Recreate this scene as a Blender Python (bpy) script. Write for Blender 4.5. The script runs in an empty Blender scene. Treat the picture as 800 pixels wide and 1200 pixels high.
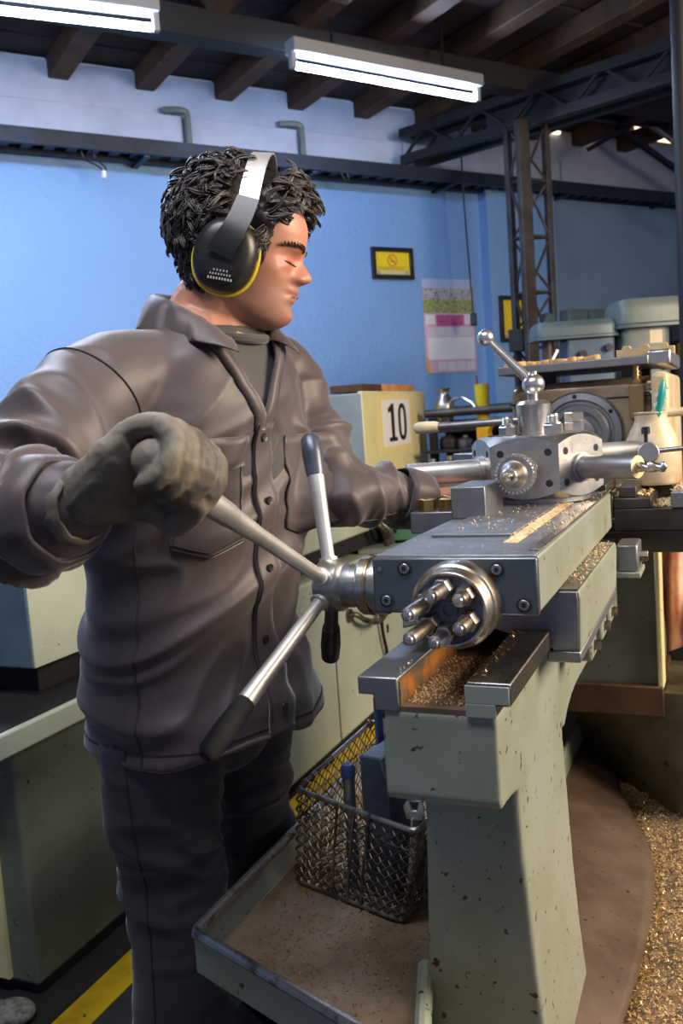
import bpy, bmesh, math, random
import numpy as np
from mathutils import Vector, Matrix, noise
from mathutils.bvhtree import BVHTree

C = bpy.context.scene.collection
SC = bpy.context.scene
PI = math.pi
rnd = random.Random(7)

# ------------------------------------------------------------------ camera, world, lights, exposure
def camera():
    yaw, pit, roll = math.radians(23.5), math.radians(5.9), math.radians(4.0)
    h = Vector((-math.sin(yaw), math.cos(yaw), 0)); r0 = Vector((math.cos(yaw), math.sin(yaw), 0)); up = Vector((0, 0, 1))
    F = h * math.cos(pit) - up * math.sin(pit); U0 = up * math.cos(pit) + h * math.sin(pit)
    R = r0 * math.cos(roll) - U0 * math.sin(roll); U = U0 * math.cos(roll) + r0 * math.sin(roll)
    cd = bpy.data.cameras.new('camera'); co = bpy.data.objects.new('camera', cd); C.objects.link(co)
    M = Matrix.Identity(4)
    for i in range(3):
        M[i][0], M[i][1], M[i][2] = R[i], U[i], -F[i]
    M[2][3] = 1.28
    co.matrix_world = M
    cd.sensor_fit = 'VERTICAL'; cd.sensor_height = 24; cd.sensor_width = 16; cd.lens = 21
    cd.clip_start = 0.02; cd.clip_end = 60
    cd.dof.use_dof = True; cd.dof.focus_distance = 1.33; cd.dof.aperture_fstop = 5.0
    SC.camera = co
camera()

w = bpy.data.worlds.new('world'); SC.world = w; w.use_nodes = True
bg = w.node_tree.nodes['Background']; bg.inputs[0].default_value = (0.50, 0.64, 1.0, 1); bg.inputs[1].default_value = 0.24

def area(name, loc, target, sx, sy, power, col):
    l = bpy.data.lights.new(name, 'AREA'); l.shape = 'RECTANGLE'; l.size = sx; l.size_y = sy; l.energy = power; l.color = col
    o = bpy.data.objects.new(name, l); C.objects.link(o); o.location = loc
    d = Vector(target) - Vector(loc)
    o.rotation_euler = d.to_track_quat('-Z', 'Y').to_euler()
    return o
# daylight of the open bay on the right, warm; added overhead fill for pan and legs, no fitting there; cool tube over the aisle
area('bay_window_light', (2.3, 1.9, 2.2), (-0.4, 1.3, 1.0), 1.6, 1.3, 150, (1.0, 0.82, 0.61))
area('overhead_fill_light', (-0.45, 0.45, 2.8), (-0.5, 0.75, 0.6), 1.3, 0.25, 30, (0.93, 0.95, 1.0))
area('aisle_tube_light', (-2.3, 2.2, 2.85), (-2.3, 2.6, 0.0), 1.3, 0.2, 42, (0.66, 0.78, 1.0))

SC.view_settings.view_transform = 'Standard'; SC.view_settings.look = 'None'
SC.view_settings.exposure = 0.32; SC.view_settings.gamma = 1.0; SC.view_settings.use_curve_mapping = False

# ------------------------------------------------------------------ materials
def mat(name, col, rough=0.5, metal=0.0, col2=None, scale=6.0, lo=0.4, hi=0.65, bump=0.0, bscale=60.0, bdist=0.002,
        chip=None, cscale=55.0, cthr=0.66, rough2=None, coat=0.0, sheen=0.0, stretch=None, emit=None, espec=None, detail=6.0,
        chip2=None, c2scale=9.0, c2thr=0.62, alpha_trans=0.0):
    m = bpy.data.materials.new(name); m.use_nodes = True
    nt = m.node_tree; N = nt.nodes; L = nt.links
    b = N['Principled BSDF']
    def c4(c): return (c[0], c[1], c[2], 1)
    b.inputs['Base Color'].default_value = c4(col); b.inputs['Roughness'].default_value = rough; b.inputs['Metallic'].default_value = metal
    if coat: b.inputs['Coat Weight'].default_value = coat; b.inputs['Coat Roughness'].default_value = 0.15
    if sheen: b.inputs['Sheen Weight'].default_value = sheen; b.inputs['Sheen Roughness'].default_value = 0.45
    if espec is not None: b.inputs['Specular IOR Level'].default_value = espec
    if alpha_trans: b.inputs['Transmission Weight'].default_value = alpha_trans
    if emit: b.inputs['Emission Color'].default_value = c4(emit[0]); b.inputs['Emission Strength'].default_value = emit[1]
    geo = N.new('ShaderNodeNewGeometry'); src = geo.outputs['Position']
    if stretch:
        mp = N.new('ShaderNodeMapping'); mp.inputs['Scale'].default_value = stretch; L.new(src, mp.inputs[0]); src = mp.outputs[0]
    def nz(s, d=6.0, rg=0.6):
        t = N.new('ShaderNodeTexNoise'); t.inputs['Scale'].default_value = s; t.inputs['Detail'].default_value = d; t.inputs['Roughness'].default_value = rg
        L.new(src, t.inputs['Vector']); return t.outputs['Fac']
    def ramp(fac, a, bb):
        r = N.new('ShaderNodeMapRange'); r.inputs['From Min'].default_value = a; r.inputs['From Max'].default_value = bb; L.new(fac, r.inputs['Value']); return r.outputs[0]
    cur = None
    def mix(fac, A, B):
        x = N.new('ShaderNodeMix'); x.data_type = 'RGBA'; L.new(fac, x.inputs['Factor'])
        if A is None: x.inputs['A'].default_value = c4(col)
        else: L.new(A, x.inputs['A'])
        x.inputs['B'].default_value = c4(B); return x.outputs['Result']
    if col2:
        f = ramp(nz(scale, detail), lo, hi); cur = mix(f, None, col2)
        if rough2 is not None:
            rr = N.new('ShaderNodeMapRange'); L.new(f, rr.inputs['Value']); rr.inputs['To Min'].default_value = rough; rr.inputs['To Max'].default_value = rough2
            L.new(rr.outputs[0], b.inputs['Roughness'])
    if chip2:
        cur = mix(ramp(nz(c2scale, 8.0, 0.7), c2thr, c2thr + 0.06), cur, chip2)
    if chip:
        cur = mix(ramp(nz(cscale, 3.0, 0.5), cthr, cthr + 0.03), cur, chip)
    if cur is not None: L.new(cur, b.inputs['Base Color'])
    if bump:
        bn = N.new('ShaderNodeBump'); bn.inputs['Strength'].default_value = bump; bn.inputs['Distance'].default_value = bdist
        L.new(nz(bscale, 4.0), bn.inputs['Height']); L.new(bn.outputs[0], b.inputs['Normal'])
    return m

def srgb(r, g, b):
    def f(v):
        v /= 255.0
        return v / 12.92 if v <= 0.04045 else ((v + 0.055) / 1.055) ** 2.4
    return (f(r), f(g), f(b))

M = {}
M['steel'] = mat('machined_steel', (0.56, 0.55, 0.53), 0.30, 1.0, (0.40, 0.38, 0.36), 30, rough2=0.42, bump=0.05, bscale=200)
M['polish'] = mat('polished_steel', (0.76, 0.75, 0.73), 0.24, 0.9, (0.64, 0.62, 0.60), 14, rough2=0.32)
M['dull'] = mat('dull_ground_steel', (0.33, 0.335, 0.355), 0.40, 0.9, (0.23, 0.23, 0.25), 18, rough2=0.5, bump=0.06, bscale=150)
M['oiled'] = mat('oiled_steel', (0.30, 0.29, 0.29), 0.27, 1.0, (0.20, 0.16, 0.13), 12, rough2=0.4, chip2=(0.25, 0.14, 0.06), c2thr=0.64)
M['black_steel'] = mat('blackened_steel', (0.10, 0.088, 0.08), 0.40, 0.7, (0.07, 0.06, 0.055), 20, bump=0.05)
M['rod'] = mat('scuffed_rod_steel', (0.60, 0.58, 0.55), 0.34, 1.0, (0.42, 0.33, 0.25), 40, lo=0.45, hi=0.6)
M['paint'] = mat('grey_green_machine_paint', srgb(144, 150, 140), 0.42, 0.0, srgb(130, 134, 114), 5, 0.42, 0.7, bump=0.12, bscale=35, chip=srgb(58, 46, 36), cscale=75, cthr=0.665, chip2=srgb(118, 108, 62), c2scale=4, c2thr=0.62)
M['paint_dirty'] = mat('soiled_machine_paint', srgb(92, 88, 66), 0.5, 0.0, srgb(58, 46, 28), 5, 0.4, 0.62, bump=0.15, bscale=40, chip=srgb(28, 20, 14), cscale=24, cthr=0.66)
M['paint_grey'] = mat('grey_machine_paint', srgb(112, 116, 108), 0.4, 0.0, srgb(92, 94, 84), 6, bump=0.1, chip=srgb(45, 38, 32), cscale=80, cthr=0.68)
M['cream'] = mat('cream_cabinet_paint', srgb(226, 216, 158), 0.45, 0.0, srgb(210, 202, 150), 3, chip=srgb(70, 60, 45), cscale=60, cthr=0.72)
M['celadon'] = mat('pale_green_cabinet_paint', srgb(184, 192, 174), 0.45, 0.0, srgb(170, 176, 156), 3, chip=srgb(50, 44, 34), cscale=60, cthr=0.70)
M['greycab'] = mat('grey_cabinet_paint', srgb(140, 146, 146), 0.45, 0.0, srgb(122, 128, 130), 4, chip=srgb(50, 44, 34), cscale=60, cthr=0.71)
M['bluecab'] = mat('blue_grey_cabinet_paint', srgb(96, 118, 138), 0.45, 0.0, srgb(80, 100, 122), 4, chip=srgb(40, 38, 36), cscale=60, cthr=0.7)
M['olive'] = mat('dark_green_cabinet_paint', srgb(104, 110, 98), 0.42, 0.0, srgb(88, 94, 82), 4, bump=0.05, chip=srgb(24, 22, 20), cscale=48, cthr=0.69)
M['press'] = mat('green_grey_hammer_paint', srgb(92, 110, 114), 0.4, 0.0, srgb(80, 96, 100), 6, bump=0.08, bscale=120)
M['press2'] = mat('green_grey_head_paint', srgb(114, 124, 120), 0.42, 0.0, srgb(98, 108, 104), 6, bump=0.08, bscale=120)
M['black'] = mat('black_plastic', (0.012, 0.012, 0.014), 0.36)
M['blackmatte'] = mat('soot_black', (0.010, 0.010, 0.012), 0.8)
M['yellow'] = mat('yellow_plastic', srgb(236, 206, 30), 0.45)
M['amber'] = mat('amber_cast_paint', srgb(238, 176, 16), 0.45, 0.0, srgb(206, 146, 16), 12)
M['brass'] = mat('brass', (0.62, 0.42, 0.17), 0.32, 1.0, (0.45, 0.28, 0.10), 30)
M['cream_plastic'] = mat('cream_plastic', srgb(226, 208, 172), 0.35, 0.0, srgb(206, 184, 146), 20)
M['wood'] = mat('pale_wood', srgb(206, 160, 104), 0.6, 0.0, srgb(176, 128, 76), 30, stretch=(1, 6, 6))
M['wood_dark'] = mat('old_roof_timber', srgb(84, 56, 34), 0.75, 0.0, srgb(60, 40, 26), 10, bump=0.2, bscale=30)
M['board'] = mat('dark_roof_boards', srgb(44, 28, 26), 0.8, 0.0, srgb(30, 20, 20), 6, bump=0.2, bscale=30)
M['truss'] = mat('dark_painted_truss_steel', srgb(32, 33, 40), 0.45, 0.1, srgb(26, 26, 30), 8)
M['column'] = mat('worn_column_steel', srgb(86, 82, 80), 0.45, 0.3, srgb(66, 54, 48), 8)
M['tray_steel'] = mat('navy_cable_tray', srgb(34, 40, 58), 0.5, 0.2, srgb(26, 28, 40), 10)
M['lampbody'] = mat('lamp_enamel', srgb(150, 152, 158), 0.5)
M['blackened'] = mat('blackened_beam', srgb(24, 22, 24), 0.8)
M['paper'] = mat('white_paper', srgb(232, 230, 230), 0.6)
M['ink'] = mat('black_ink', srgb(24, 22, 24), 0.6)
M['rust'] = mat('rusty_pan', srgb(136, 120, 104), 0.42, 0.25, srgb(100, 80, 62), 7, 0.35, 0.65, bump=0.3, bscale=60, chip=srgb(160, 124, 76), cscale=140, cthr=0.66)
M['rim'] = mat('worn_pan_rim', (0.42, 0.40, 0.40), 0.36, 0.9, (0.16, 0.12, 0.10), 30, lo=0.5, hi=0.62)
M['chips'] = mat('brass_and_steel_chips', (0.55, 0.40, 0.20), 0.4, 0.85, (0.25, 0.16, 0.09), 40, bump=0.8, bscale=160, bdist=0.006)
M['chipbed'] = mat('oily_chip_bed', srgb(150, 118, 76), 0.6, 0.0, srgb(92, 68, 42), 70, 0.4, 0.6, bump=1.0, bscale=170, bdist=0.006, chip=srgb(216, 182, 124), cscale=190, cthr=0.60)
M['sawdust'] = mat('pale_turnings', srgb(236, 214, 172), 0.55, 0.1, srgb(208, 168, 110), 60)
M['satin'] = mat('satin_spoke_steel', (0.70,0.68,0.66), 0.42, 0.8, (0.56,0.53,0.50), 16)
M['wire'] = mat('greasy_wire', srgb(128, 114, 98), 0.42, 0.7, srgb(60, 46, 34), 30)
M['navy'] = mat('navy_blue_paint', srgb(40, 58, 104), 0.35, 0.0, srgb(24, 34, 60), 12)
M['slate'] = mat('slate_painted_steel', srgb(88, 96, 112), 0.36, 0.3, srgb(64, 70, 84), 20)
M['jacket'] = mat('charcoal_brown_twill', srgb(78, 67, 69), 0.50, 0.0, srgb(69, 59, 61), 10, bump=0.12, bscale=700, bdist=0.0006, sheen=0.35, espec=0.42)
M['trousers'] = mat('dark_aubergine_twill', srgb(54, 47, 54), 0.55, 0.0, srgb(46, 40, 46), 10, bump=0.10, bscale=600, bdist=0.0006, sheen=0.25)
M['thread'] = mat('dark_seam_thread', srgb(40, 35, 37), 0.7)
M['tshirt'] = mat('grey_knit', srgb(70, 66, 66), 0.8, sheen=0.3)
M['glove'] = mat('worn_leather_glove', srgb(128, 118, 104), 0.65, 0.0, srgb(76, 70, 64), 16, 0.4, 0.65, bump=0.3, bscale=90)
M['hair'] = mat('dark_greying_hair', srgb(50, 43, 41), 0.40, 0.0, srgb(84, 78, 76), 90, 0.5, 0.75)
M['hairgrey'] = mat('grey_hair', srgb(92, 88, 88), 0.45, 0.0, srgb(52, 48, 48), 60)
M['shoe'] = mat('black_leather_shoe', (0.014, 0.013, 0.013), 0.35)
M['teal'] = mat('teal_plastic', srgb(26, 142, 128), 0.35)
M['rag'] = mat('pink_rag', srgb(232, 186, 164), 0.8, 0.0, srgb(206, 130, 112), 14)
M['floor'] = mat('dark_oiled_floor', srgb(52, 50, 50), 0.55, 0.0, srgb(36, 34, 34), 3, bump=0.1, bscale=30)
M['linepaint'] = mat('yellow_floor_paint', srgb(214, 176, 14), 0.55, 0.0, srgb(170, 134, 14), 12, 0.45, 0.75, chip=srgb(60, 50, 20), cscale=40, cthr=0.7)
M['tube'] = mat('lit_tube', (1, 1, 1), 0.5, emit=((0.50, 0.68, 1.0), 62.0))
M['daylit'] = mat('daylit_glass', (0.9, 0.8, 0.7), 0.3, emit=((1.0, 0.74, 0.48), 2.2))

def skin_mat():
    m = mat('skin', srgb(204, 150, 124), 0.46, 0.0, srgb(190, 128, 106), 14, 0.35, 0.7, bump=0.12, bscale=260, bdist=0.0012)
    b = m.node_tree.nodes['Principled BSDF']
    b.inputs['Subsurface Weight'].default_value = 0.12; b.inputs['Subsurface Radius'].default_value = (0.9, 0.35, 0.2); b.inputs['Subsurface Scale'].default_value = 0.006
    return m
M['skin'] = skin_mat()
M['lip'] = mat('lip', srgb(170, 100, 88), 0.4)

def wall_mat():
    m = bpy.data.materials.new('blue_wall_paint'); m.use_nodes = True
    nt = m.node_tree; N = nt.nodes; L = nt.links; b = N['Principled BSDF']
    geo = N.new('ShaderNodeNewGeometry')
    n1 = N.new('ShaderNodeTexNoise'); n1.inputs['Scale'].default_value = 2.2; n1.inputs['Detail'].default_value = 6; L.new(geo.outputs['Position'], n1.inputs['Vector'])
    mx = N.new('ShaderNodeMix'); mx.data_type = 'RGBA'; mx.inputs['A'].default_value = (*srgb(114, 156, 208), 1); mx.inputs['B'].default_value = (*srgb(126, 168, 220), 1)
    L.new(n1.outputs['Fac'], mx.inputs['Factor']); L.new(mx.outputs['Result'], b.inputs['Base Color'])
    n2 = N.new('ShaderNodeTexNoise'); n2.inputs['Scale'].default_value = 38; n2.inputs['Detail'].default_value = 5; L.new(geo.outputs['Position'], n2.inputs['Vector'])
    bp = N.new('ShaderNodeBump'); bp.inputs['Strength'].default_value = 0.55; bp.inputs['Distance'].default_value = 0.012; L.new(n2.outputs['Fac'], bp.inputs['Height']); L.new(bp.outputs[0], b.inputs['Normal'])
    b.inputs['Roughness'].default_value = 0.5
    return m
M['blue'] = wall_mat()
M['bluegloss'] = mat('glossy_blue_wall_paint', srgb(122, 146, 172), 0.16, 0.0, srgb(108, 132, 160), 2, bump=0.05, bscale=8, bdist=0.01)
M['white'] = mat('white_limewash', srgb(186, 194, 214), 0.7, 0.0, srgb(168, 176, 198), 3, bump=0.25, bscale=22, bdist=0.006, chip=srgb(120, 116, 112), cscale=16, cthr=0.73)

# ------------------------------------------------------------------ mesh helpers
def basis(ax):
    ax = Vector(ax).normalized()
    t = Vector((0, 0, 1)) if abs(ax.z) < 0.9 else Vector((1, 0, 0))
    u = t.cross(ax).normalized(); v = ax.cross(u).normalized()
    return u, v, ax

class MB:
    def __init__(s): s.v = []; s.f = []
    def add(s, vs, fs):
        o = len(s.v); s.v.extend([Vector(p) for p in vs]); s.f.extend([tuple(i + o for i in f) for f in fs]); return s
    def box(s, lo, hi):
        x0, y0, z0 = lo; x1, y1, z1 = hi
        return s.add([(x0,y0,z0),(x1,y0,z0),(x1,y1,z0),(x0,y1,z0),(x0,y0,z1),(x1,y0,z1),(x1,y1,z1),(x0,y1,z1)],
                     [(3,2,1,0),(4,5,6,7),(0,1,5,4),(1,2,6,5),(2,3,7,6),(3,0,4,7)])
    def obox(s, c, ax, ay, az):      # half-extent vectors
        c, ax, ay, az = Vector(c), Vector(ax), Vector(ay), Vector(az)
        vs = [c + ax*i + ay*j + az*k for k in (-1,1) for (i,j) in ((-1,-1),(1,-1),(1,1),(-1,1))]
        return s.add(vs, [(3,2,1,0),(4,5,6,7),(0,1,5,4),(1,2,6,5),(2,3,7,6),(3,0,4,7)])
    def bar(s, p0, p1, wd, ht, up=(0,0,1)):
        p0, p1 = Vector(p0), Vector(p1); d = p1 - p0; dn = d.normalized(); upv = Vector(up)
        if abs(dn.dot(upv)) > 0.98: upv = Vector((1,0,0))
        sd = dn.cross(upv).normalized(); u2 = sd.cross(dn).normalized()
        return s.obox((p0+p1)/2, d/2, sd*wd/2, u2*ht/2)
    def lathe(s, o, ax, prof, n=32, arc=None):   # prof: [(r,h)...]; caps close when r=0
        o = Vector(o); u, v, a = basis(ax); vs = []; fs = []; rings = []
        for (r, h) in prof:
            if r < 1e-6: rings.append([len(vs)]); vs.append(o + a*h)
            else:
                rings.append(list(range(len(vs), len(vs)+n)))
                for i in range(n):
                    t = 2*PI*i/n; vs.append(o + a*h + (u*math.cos(t) + v*math.sin(t))*r)
        for A, B in zip(rings, rings[1:]):
            if len(A) == 1 and len(B) == 1: continue
            for i in range(n):
                j = (i+1) % n
                if len(A) == 1: fs.append((A[0], B[j], B[i]))
                elif len(B) == 1: fs.append((A[i], A[j], B[0]))
                else: fs.append((A[i], A[j], B[j], B[i]))
        if len(rings[0]) > 1: fs.append(tuple(reversed(rings[0])))
        if len(rings[-1]) > 1: fs.append(tuple(rings[-1]))
        # lathe winding: rings go u->v about +a with h growing: faces point out
        return s.add(vs, fs)
    def cyl(s, p0, p1, r0, r1=None, n=24):
        p0, p1 = Vector(p0), Vector(p1); r1 = r0 if r1 is None else r1
        return s.lathe(p0, p1-p0, [(r0, 0), (r1, (p1-p0).length)], n)
    def tube(s, pts, r, n=8, closed=False, sq=1.0):
        pts = [Vector(p) for p in pts]; m = len(pts); vs = []; fs = []
        rr = r if isinstance(r, (list, tuple)) else [r]*m
        prev = None
        for i, p in enumerate(pts):
            if closed: t = pts[(i+1) % m] - pts[i-1]
            else: t = pts[min(i+1, m-1)] - pts[max(i-1, 0)]
            t = t.normalized() if t.length > 1e-9 else Vector((0,0,1))
            if prev is None: u, v, _ = basis(t)
            else:
                u = (prev - t*prev.dot(t))
                u = u.normalized() if u.length > 1e-6 else basis(t)[0]
                v = t.cross(u).normalized()
            prev = u
            for k in range(n):
                a = 2*PI*k/n; vs.append(p + (u*math.cos(a) + v*math.sin(a)*sq)*rr[i])
        for i in range(m if closed else m-1):
            A = i*n; B = ((i+1) % m)*n
            for k in range(n):
                k2 = (k+1) % n; fs.append((A+k, A+k2, B+k2, B+k))
        if not closed: fs.append(tuple(reversed(range(n)))); fs.append(tuple(range((m-1)*n, m*n)))
        return s.add(vs, fs)
    def prism(s, poly, ext):
        poly = [Vector(p) for p in poly]; ext = Vector(ext); n = len(poly)
        nrm = Vector((0,0,0))
        for i in range(n): nrm += poly[i].cross(poly[(i+1) % n])
        if nrm.dot(ext) > 0: poly = poly[::-1]
        fs = [tuple(range(n)), tuple(reversed(range(n, 2*n)))] + [((i+1) % n, i, n+i, n+(i+1) % n) for i in range(n)]
        return s.add(poly + [p + ext for p in poly], fs)
    def ball(s, c, r, n=24, m=16):
        if not isinstance(r, (list, tuple)): r = (r, r, r)
        c = Vector(c); vs = [c + Vector((0,0,-r[2]))]; fs = []
        for j in range(1, m):
            t = -PI/2 + PI*j/m
            for i in range(n):
                a = 2*PI*i/n; vs.append(c + Vector((r[0]*math.cos(t)*math.cos(a), r[1]*math.cos(t)*math.sin(a), r[2]*math.sin(t))))
        vs.append(c + Vector((0,0,r[2]))); top = len(vs)-1
        for i in range(n): fs.append((0, 1+(i+1) % n, 1+i))
        for j in range(m-2):
            A = 1+j*n; B = A+n
            for i in range(n): fs.append((A+i, A+(i+1) % n, B+(i+1) % n, B+i))
        A = 1+(m-2)*n
        for i in range(n): fs.append((A+i, A+(i+1) % n, top))
        return s.add(vs, fs)
    def loft(s, rings, caps=True):
        n = len(rings[0]); vs = [p for r in rings for p in r]; fs = []
        for j in range(len(rings)-1):
            A = j*n; B = A+n
            for i in range(n): fs.append((A+i, A+(i+1) % n, B+(i+1) % n, B+i))
        if caps: fs.append(tuple(reversed(range(n)))); fs.append(tuple(range((len(rings)-1)*n, len(rings)*n)))
        return s.add(vs, fs)
    def build(s, name, m, parent=None, bevel=0.0, seg=2, smooth=True, ang=35, kind=None, label=None, local=False):
        me = bpy.data.meshes.new(name)
        off = Vector((0,0,0))
        if parent is not None and not local:
            p = parent
            while p is not None: off += Vector(p.location); p = p.parent
        me.from_pydata([tuple(p - off) for p in s.v], [], s.f); me.update()
        bm = bmesh.new(); bm.from_mesh(me); bmesh.ops.recalc_face_normals(bm, faces=bm.faces); bm.to_mesh(me); bm.free()
        if smooth:
            me.shade_smooth(); me.set_sharp_from_angle(angle=math.radians(ang))
        me.materials.append(m if not isinstance(m, str) else M[m])
        o = bpy.data.objects.new(name, me); C.objects.link(o)
        if parent is not None: o.parent = parent
        if bevel > 0:
            b = o.modifiers.new('bevel', 'BEVEL'); b.width = bevel; b.segments = seg; b.limit_method = 'ANGLE'; b.angle_limit = math.radians(40); b.harden_normals = False
        if kind: o['kind'] = kind
        if label: o['label'] = label
        return o

def thing(name, loc, label, cat, group=None, rz=0.0):
    o = bpy.data.objects.new(name, None); C.objects.link(o); o.location = loc; o.rotation_euler = (0, 0, rz)
    o.empty_display_size = 0.05
    o['label'] = label; o['category'] = cat
    if group: o['group'] = group
    return o
def tag(o, label, cat, group=None):
    o['label'] = label; o['category'] = cat
    if group: o['group'] = group
    return o
def dup(root, loc=None, label=None):
    r = root.copy(); C.objects.link(r)
    if loc is not None: r.location = loc
    if label: r['label'] = label
    for ch in list(root.children):
        c = ch.copy(); C.objects.link(c); c.parent = r
        for g in list(ch.children):
            d = g.copy(); C.objects.link(d); d.parent = c
    return r
def V(*a): return Vector(a)
def lerp(a, b, t): return a + (b-a)*t
def interp(x, xs, ys):
    return float(np.interp(x, xs, ys))
def bez(p0, p1, p2, p3, n):
    p0, p1, p2, p3 = map(Vector, (p0, p1, p2, p3)); out = []
    for i in range(n+1):
        t = i/n; a = 1-t; out.append(p0*a**3 + p1*3*a*a*t + p2*3*a*t*t + p3*t**3)
    return out
def smooth_path(pts, n=6):
    pts = [Vector(p) for p in pts]; out = []
    for i in range(len(pts)-1):
        p0 = pts[max(i-1,0)]; p1 = pts[i]; p2 = pts[i+1]; p3 = pts[min(i+2,len(pts)-1)]
        for k in range(n):
            t = k/n; out.append(0.5*((2*p1)+(p2-p0)*t+(2*p0-5*p1+4*p2-p3)*t*t+(3*p1-p0-3*p2+p3)*t**3))
    out.append(pts[-1]); return out

def remeshed(mb, voxel, smooth=4, fac=.5, name='tmp'):
    me = bpy.data.meshes.new(name); me.from_pydata([tuple(p) for p in mb.v], [], mb.f); me.update()
    bm = bmesh.new(); bm.from_mesh(me); bmesh.ops.recalc_face_normals(bm, faces=bm.faces); bm.to_mesh(me); bm.free()
    o = bpy.data.objects.new(name, me); C.objects.link(o)
    r = o.modifiers.new('r', 'REMESH'); r.mode = 'VOXEL'; r.voxel_size = voxel
    if smooth: s_ = o.modifiers.new('s', 'SMOOTH'); s_.iterations = smooth; s_.factor = fac
    dg = bpy.context.evaluated_depsgraph_get(); out = bpy.data.meshes.new_from_object(o.evaluated_get(dg))
    bpy.data.objects.remove(o); bpy.data.meshes.remove(me)
    return out
def coords(me):
    a = np.empty(len(me.vertices)*3); me.vertices.foreach_get('co', a); return a.reshape(-1, 3)
def normals(me):
    a = np.empty(len(me.vertices)*3); me.vertices.foreach_get('normal', a); return a.reshape(-1, 3)
def put(me, a):
    me.vertices.foreach_set('co', a.reshape(-1)); me.update()
def as_obj(me, name, m, parent=None, ang=180):
    me.name = name; me.shade_smooth()
    if ang < 180: me.set_sharp_from_angle(angle=math.radians(ang))
    me.materials.clear(); me.materials.append(M[m] if isinstance(m, str) else m)
    o = bpy.data.objects.new(name, me); C.objects.link(o)
    if parent is not None:
        o.parent = parent; off = Vector((0,0,0)); p = parent
        while p is not None: off += Vector(p.location); p = p.parent
        a = coords(me); a -= np.array(off); put(me, a)
    return o
# ------------------------------------------------------------------ room
WD = V(math.sin(math.radians(36)), math.cos(math.radians(36)), 0); WN = V(WD.y, -WD.x, 0); W0 = V(-2.113, 4.861, 0)
def W(s, z, off=0.0): return W0 + WD*s + WN*off + V(0, 0, z)
def wslab(mb, s0, s1, z0, z1, o0, o1):
    return mb.obox(W((s0+s1)/2, (z0+z1)/2, (o0+o1)/2), WD*(s1-s0)/2, V(0,0,(z1-z0)/2), WN*(o1-o0)/2)
def structure(mb, name, m, **k):
    o = mb.build(name, m, **k); o['kind'] = 'structure'; return o

structure(MB().box((-7, -3.5, -0.1), (5, 9, 0)), 'floor', 'floor', smooth=False)
wb = structure(wslab(MB(), -6, 1.17, 0, 2.70, -0.2, 0), 'wall_back', 'blue', smooth=False)
wu = structure(wslab(MB(), -6, 5.2, 2.70, 3.12, -0.2, -0.03), 'wall_upper', 'white', smooth=False)
for a, b in ((-3.0, -0.80), (-0.785, -0.115), (-0.09, 0.60), (0.61, 1.9), (1.915, 3.1), (3.115, 5.0)):      # limewashed panels standing proud below the ledge
    wslab(MB(), a, b, 2.70, 2.915, -0.03, 0.0).build('panel', 'white', wu, bevel=0.004)
structure(wslab(MB(), 1.17, 1.75, 0, 2.70, -0.2, 0.08), 'wall_pier', 'blue', smooth=False)
structure(wslab(MB(), 1.75, 5.2, 0, 2.70, -0.2, 0.06), 'wall_right', 'bluegloss', smooth=False)
wt = structure(wslab(MB(), 1.9, 5.2, 3.12, 3.6, -0.2, -0.05), 'wall_gable', 'board', smooth=False)
for i, (a, b, z0, z1) in enumerate(((2.70, 3.6, 3.15, 3.25), (1.79, 1.93, 3.095, 3.112), (2.17, 2.26, 3.09, 3.108))):
    wn = structure(wslab(MB(), a, b, z0, z1, -0.045 if i == 0 else -0.025, -0.03 if i == 0 else -0.01), 'window_%d' % (i+1), 'daylit', smooth=False)
    if i == 0:
        for k in range(5):
            s = a + 0.05 + k*0.17
            MB().bar(W(s, z1, -0.01), W(s+0.06, (z0+z1)/2, -0.01), 0.012, 0.012).bar(W(s+0.12, z1, -0.01), W(s+0.06, (z0+z1)/2, -0.01), 0.012, 0.012).build('muntin', 'truss', wn)
ce = structure(MB().obox(W(-1.5, 3.30, 3.5), WD*4.4, WN*3.9, V(0,0,0.02)), 'ceiling', 'board', smooth=False)
structure(MB().obox(W(4.0, 3.64, 3.5), WD*2.1, WN*3.9, V(0,0,0.02)), 'ceiling_bay', 'board', smooth=False)
for k in range(17):
    o = -0.05 + k*0.232 + 0.115
    sag = 0.006*math.sin(k*2.3)
    MB().obox(W(-0.75, 3.145 + sag + 0.010*k*0.2, o), WD*3.1, WN*0.112, V(0,0,0.012)).build('board', 'board', ce, smooth=False)
for k in range(11):
    s = -1.86 + 0.44*k
    MB().obox(W(s, 3.085, 1.95), WD*0.05, WN*2.05, V(0,0,0.052)).build('rafter', 'wood_dark', ce, bevel=0.006)

structure(MB().obox(W(-1.2, 2.985, .86), WD*3.4, WN*0.055, V(0,0,0.06)), 'trim_1', 'blackened', bevel=.004)
# steel girder that runs from the wall over the column
def lattice(root, A, B, h, depthv, n, chord, web):
    A, B = Vector(A), Vector(B); up = V(0,0,1)
    for sgn in (-1, 1):
        for zz, nm in ((0, 'bottom_chord'), (h, 'top_chord')):
            MB().bar(A + depthv*sgn + up*zz, B + depthv*sgn + up*zz, chord, chord*1.1).build(nm, 'truss', root)
        for i in range(n):
            p = A.lerp(B, i/n); q = A.lerp(B, (i+1)/n)
            a, b = (0, h) if i % 2 == 0 else (h, 0)
            MB().bar(p + depthv*sgn + up*a, q + depthv*sgn + up*b, web, web).build('web_bar', 'truss', root)
    for i in range(n+1):
        p = A.lerp(B, i/n)
        MB().bar(p - depthv + up*h, p + depthv + up*h, web, web).build('cross_tie', 'truss', root)
gd = V(0.949, -0.316, 0); g0 = W(0.60, 2.775, 0.07); gn = V(0.316, 0.949, 0)
g = thing('steel_girder', g0, 'dark steel lattice girder running from the wall over the lattice column', 'girder')
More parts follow.
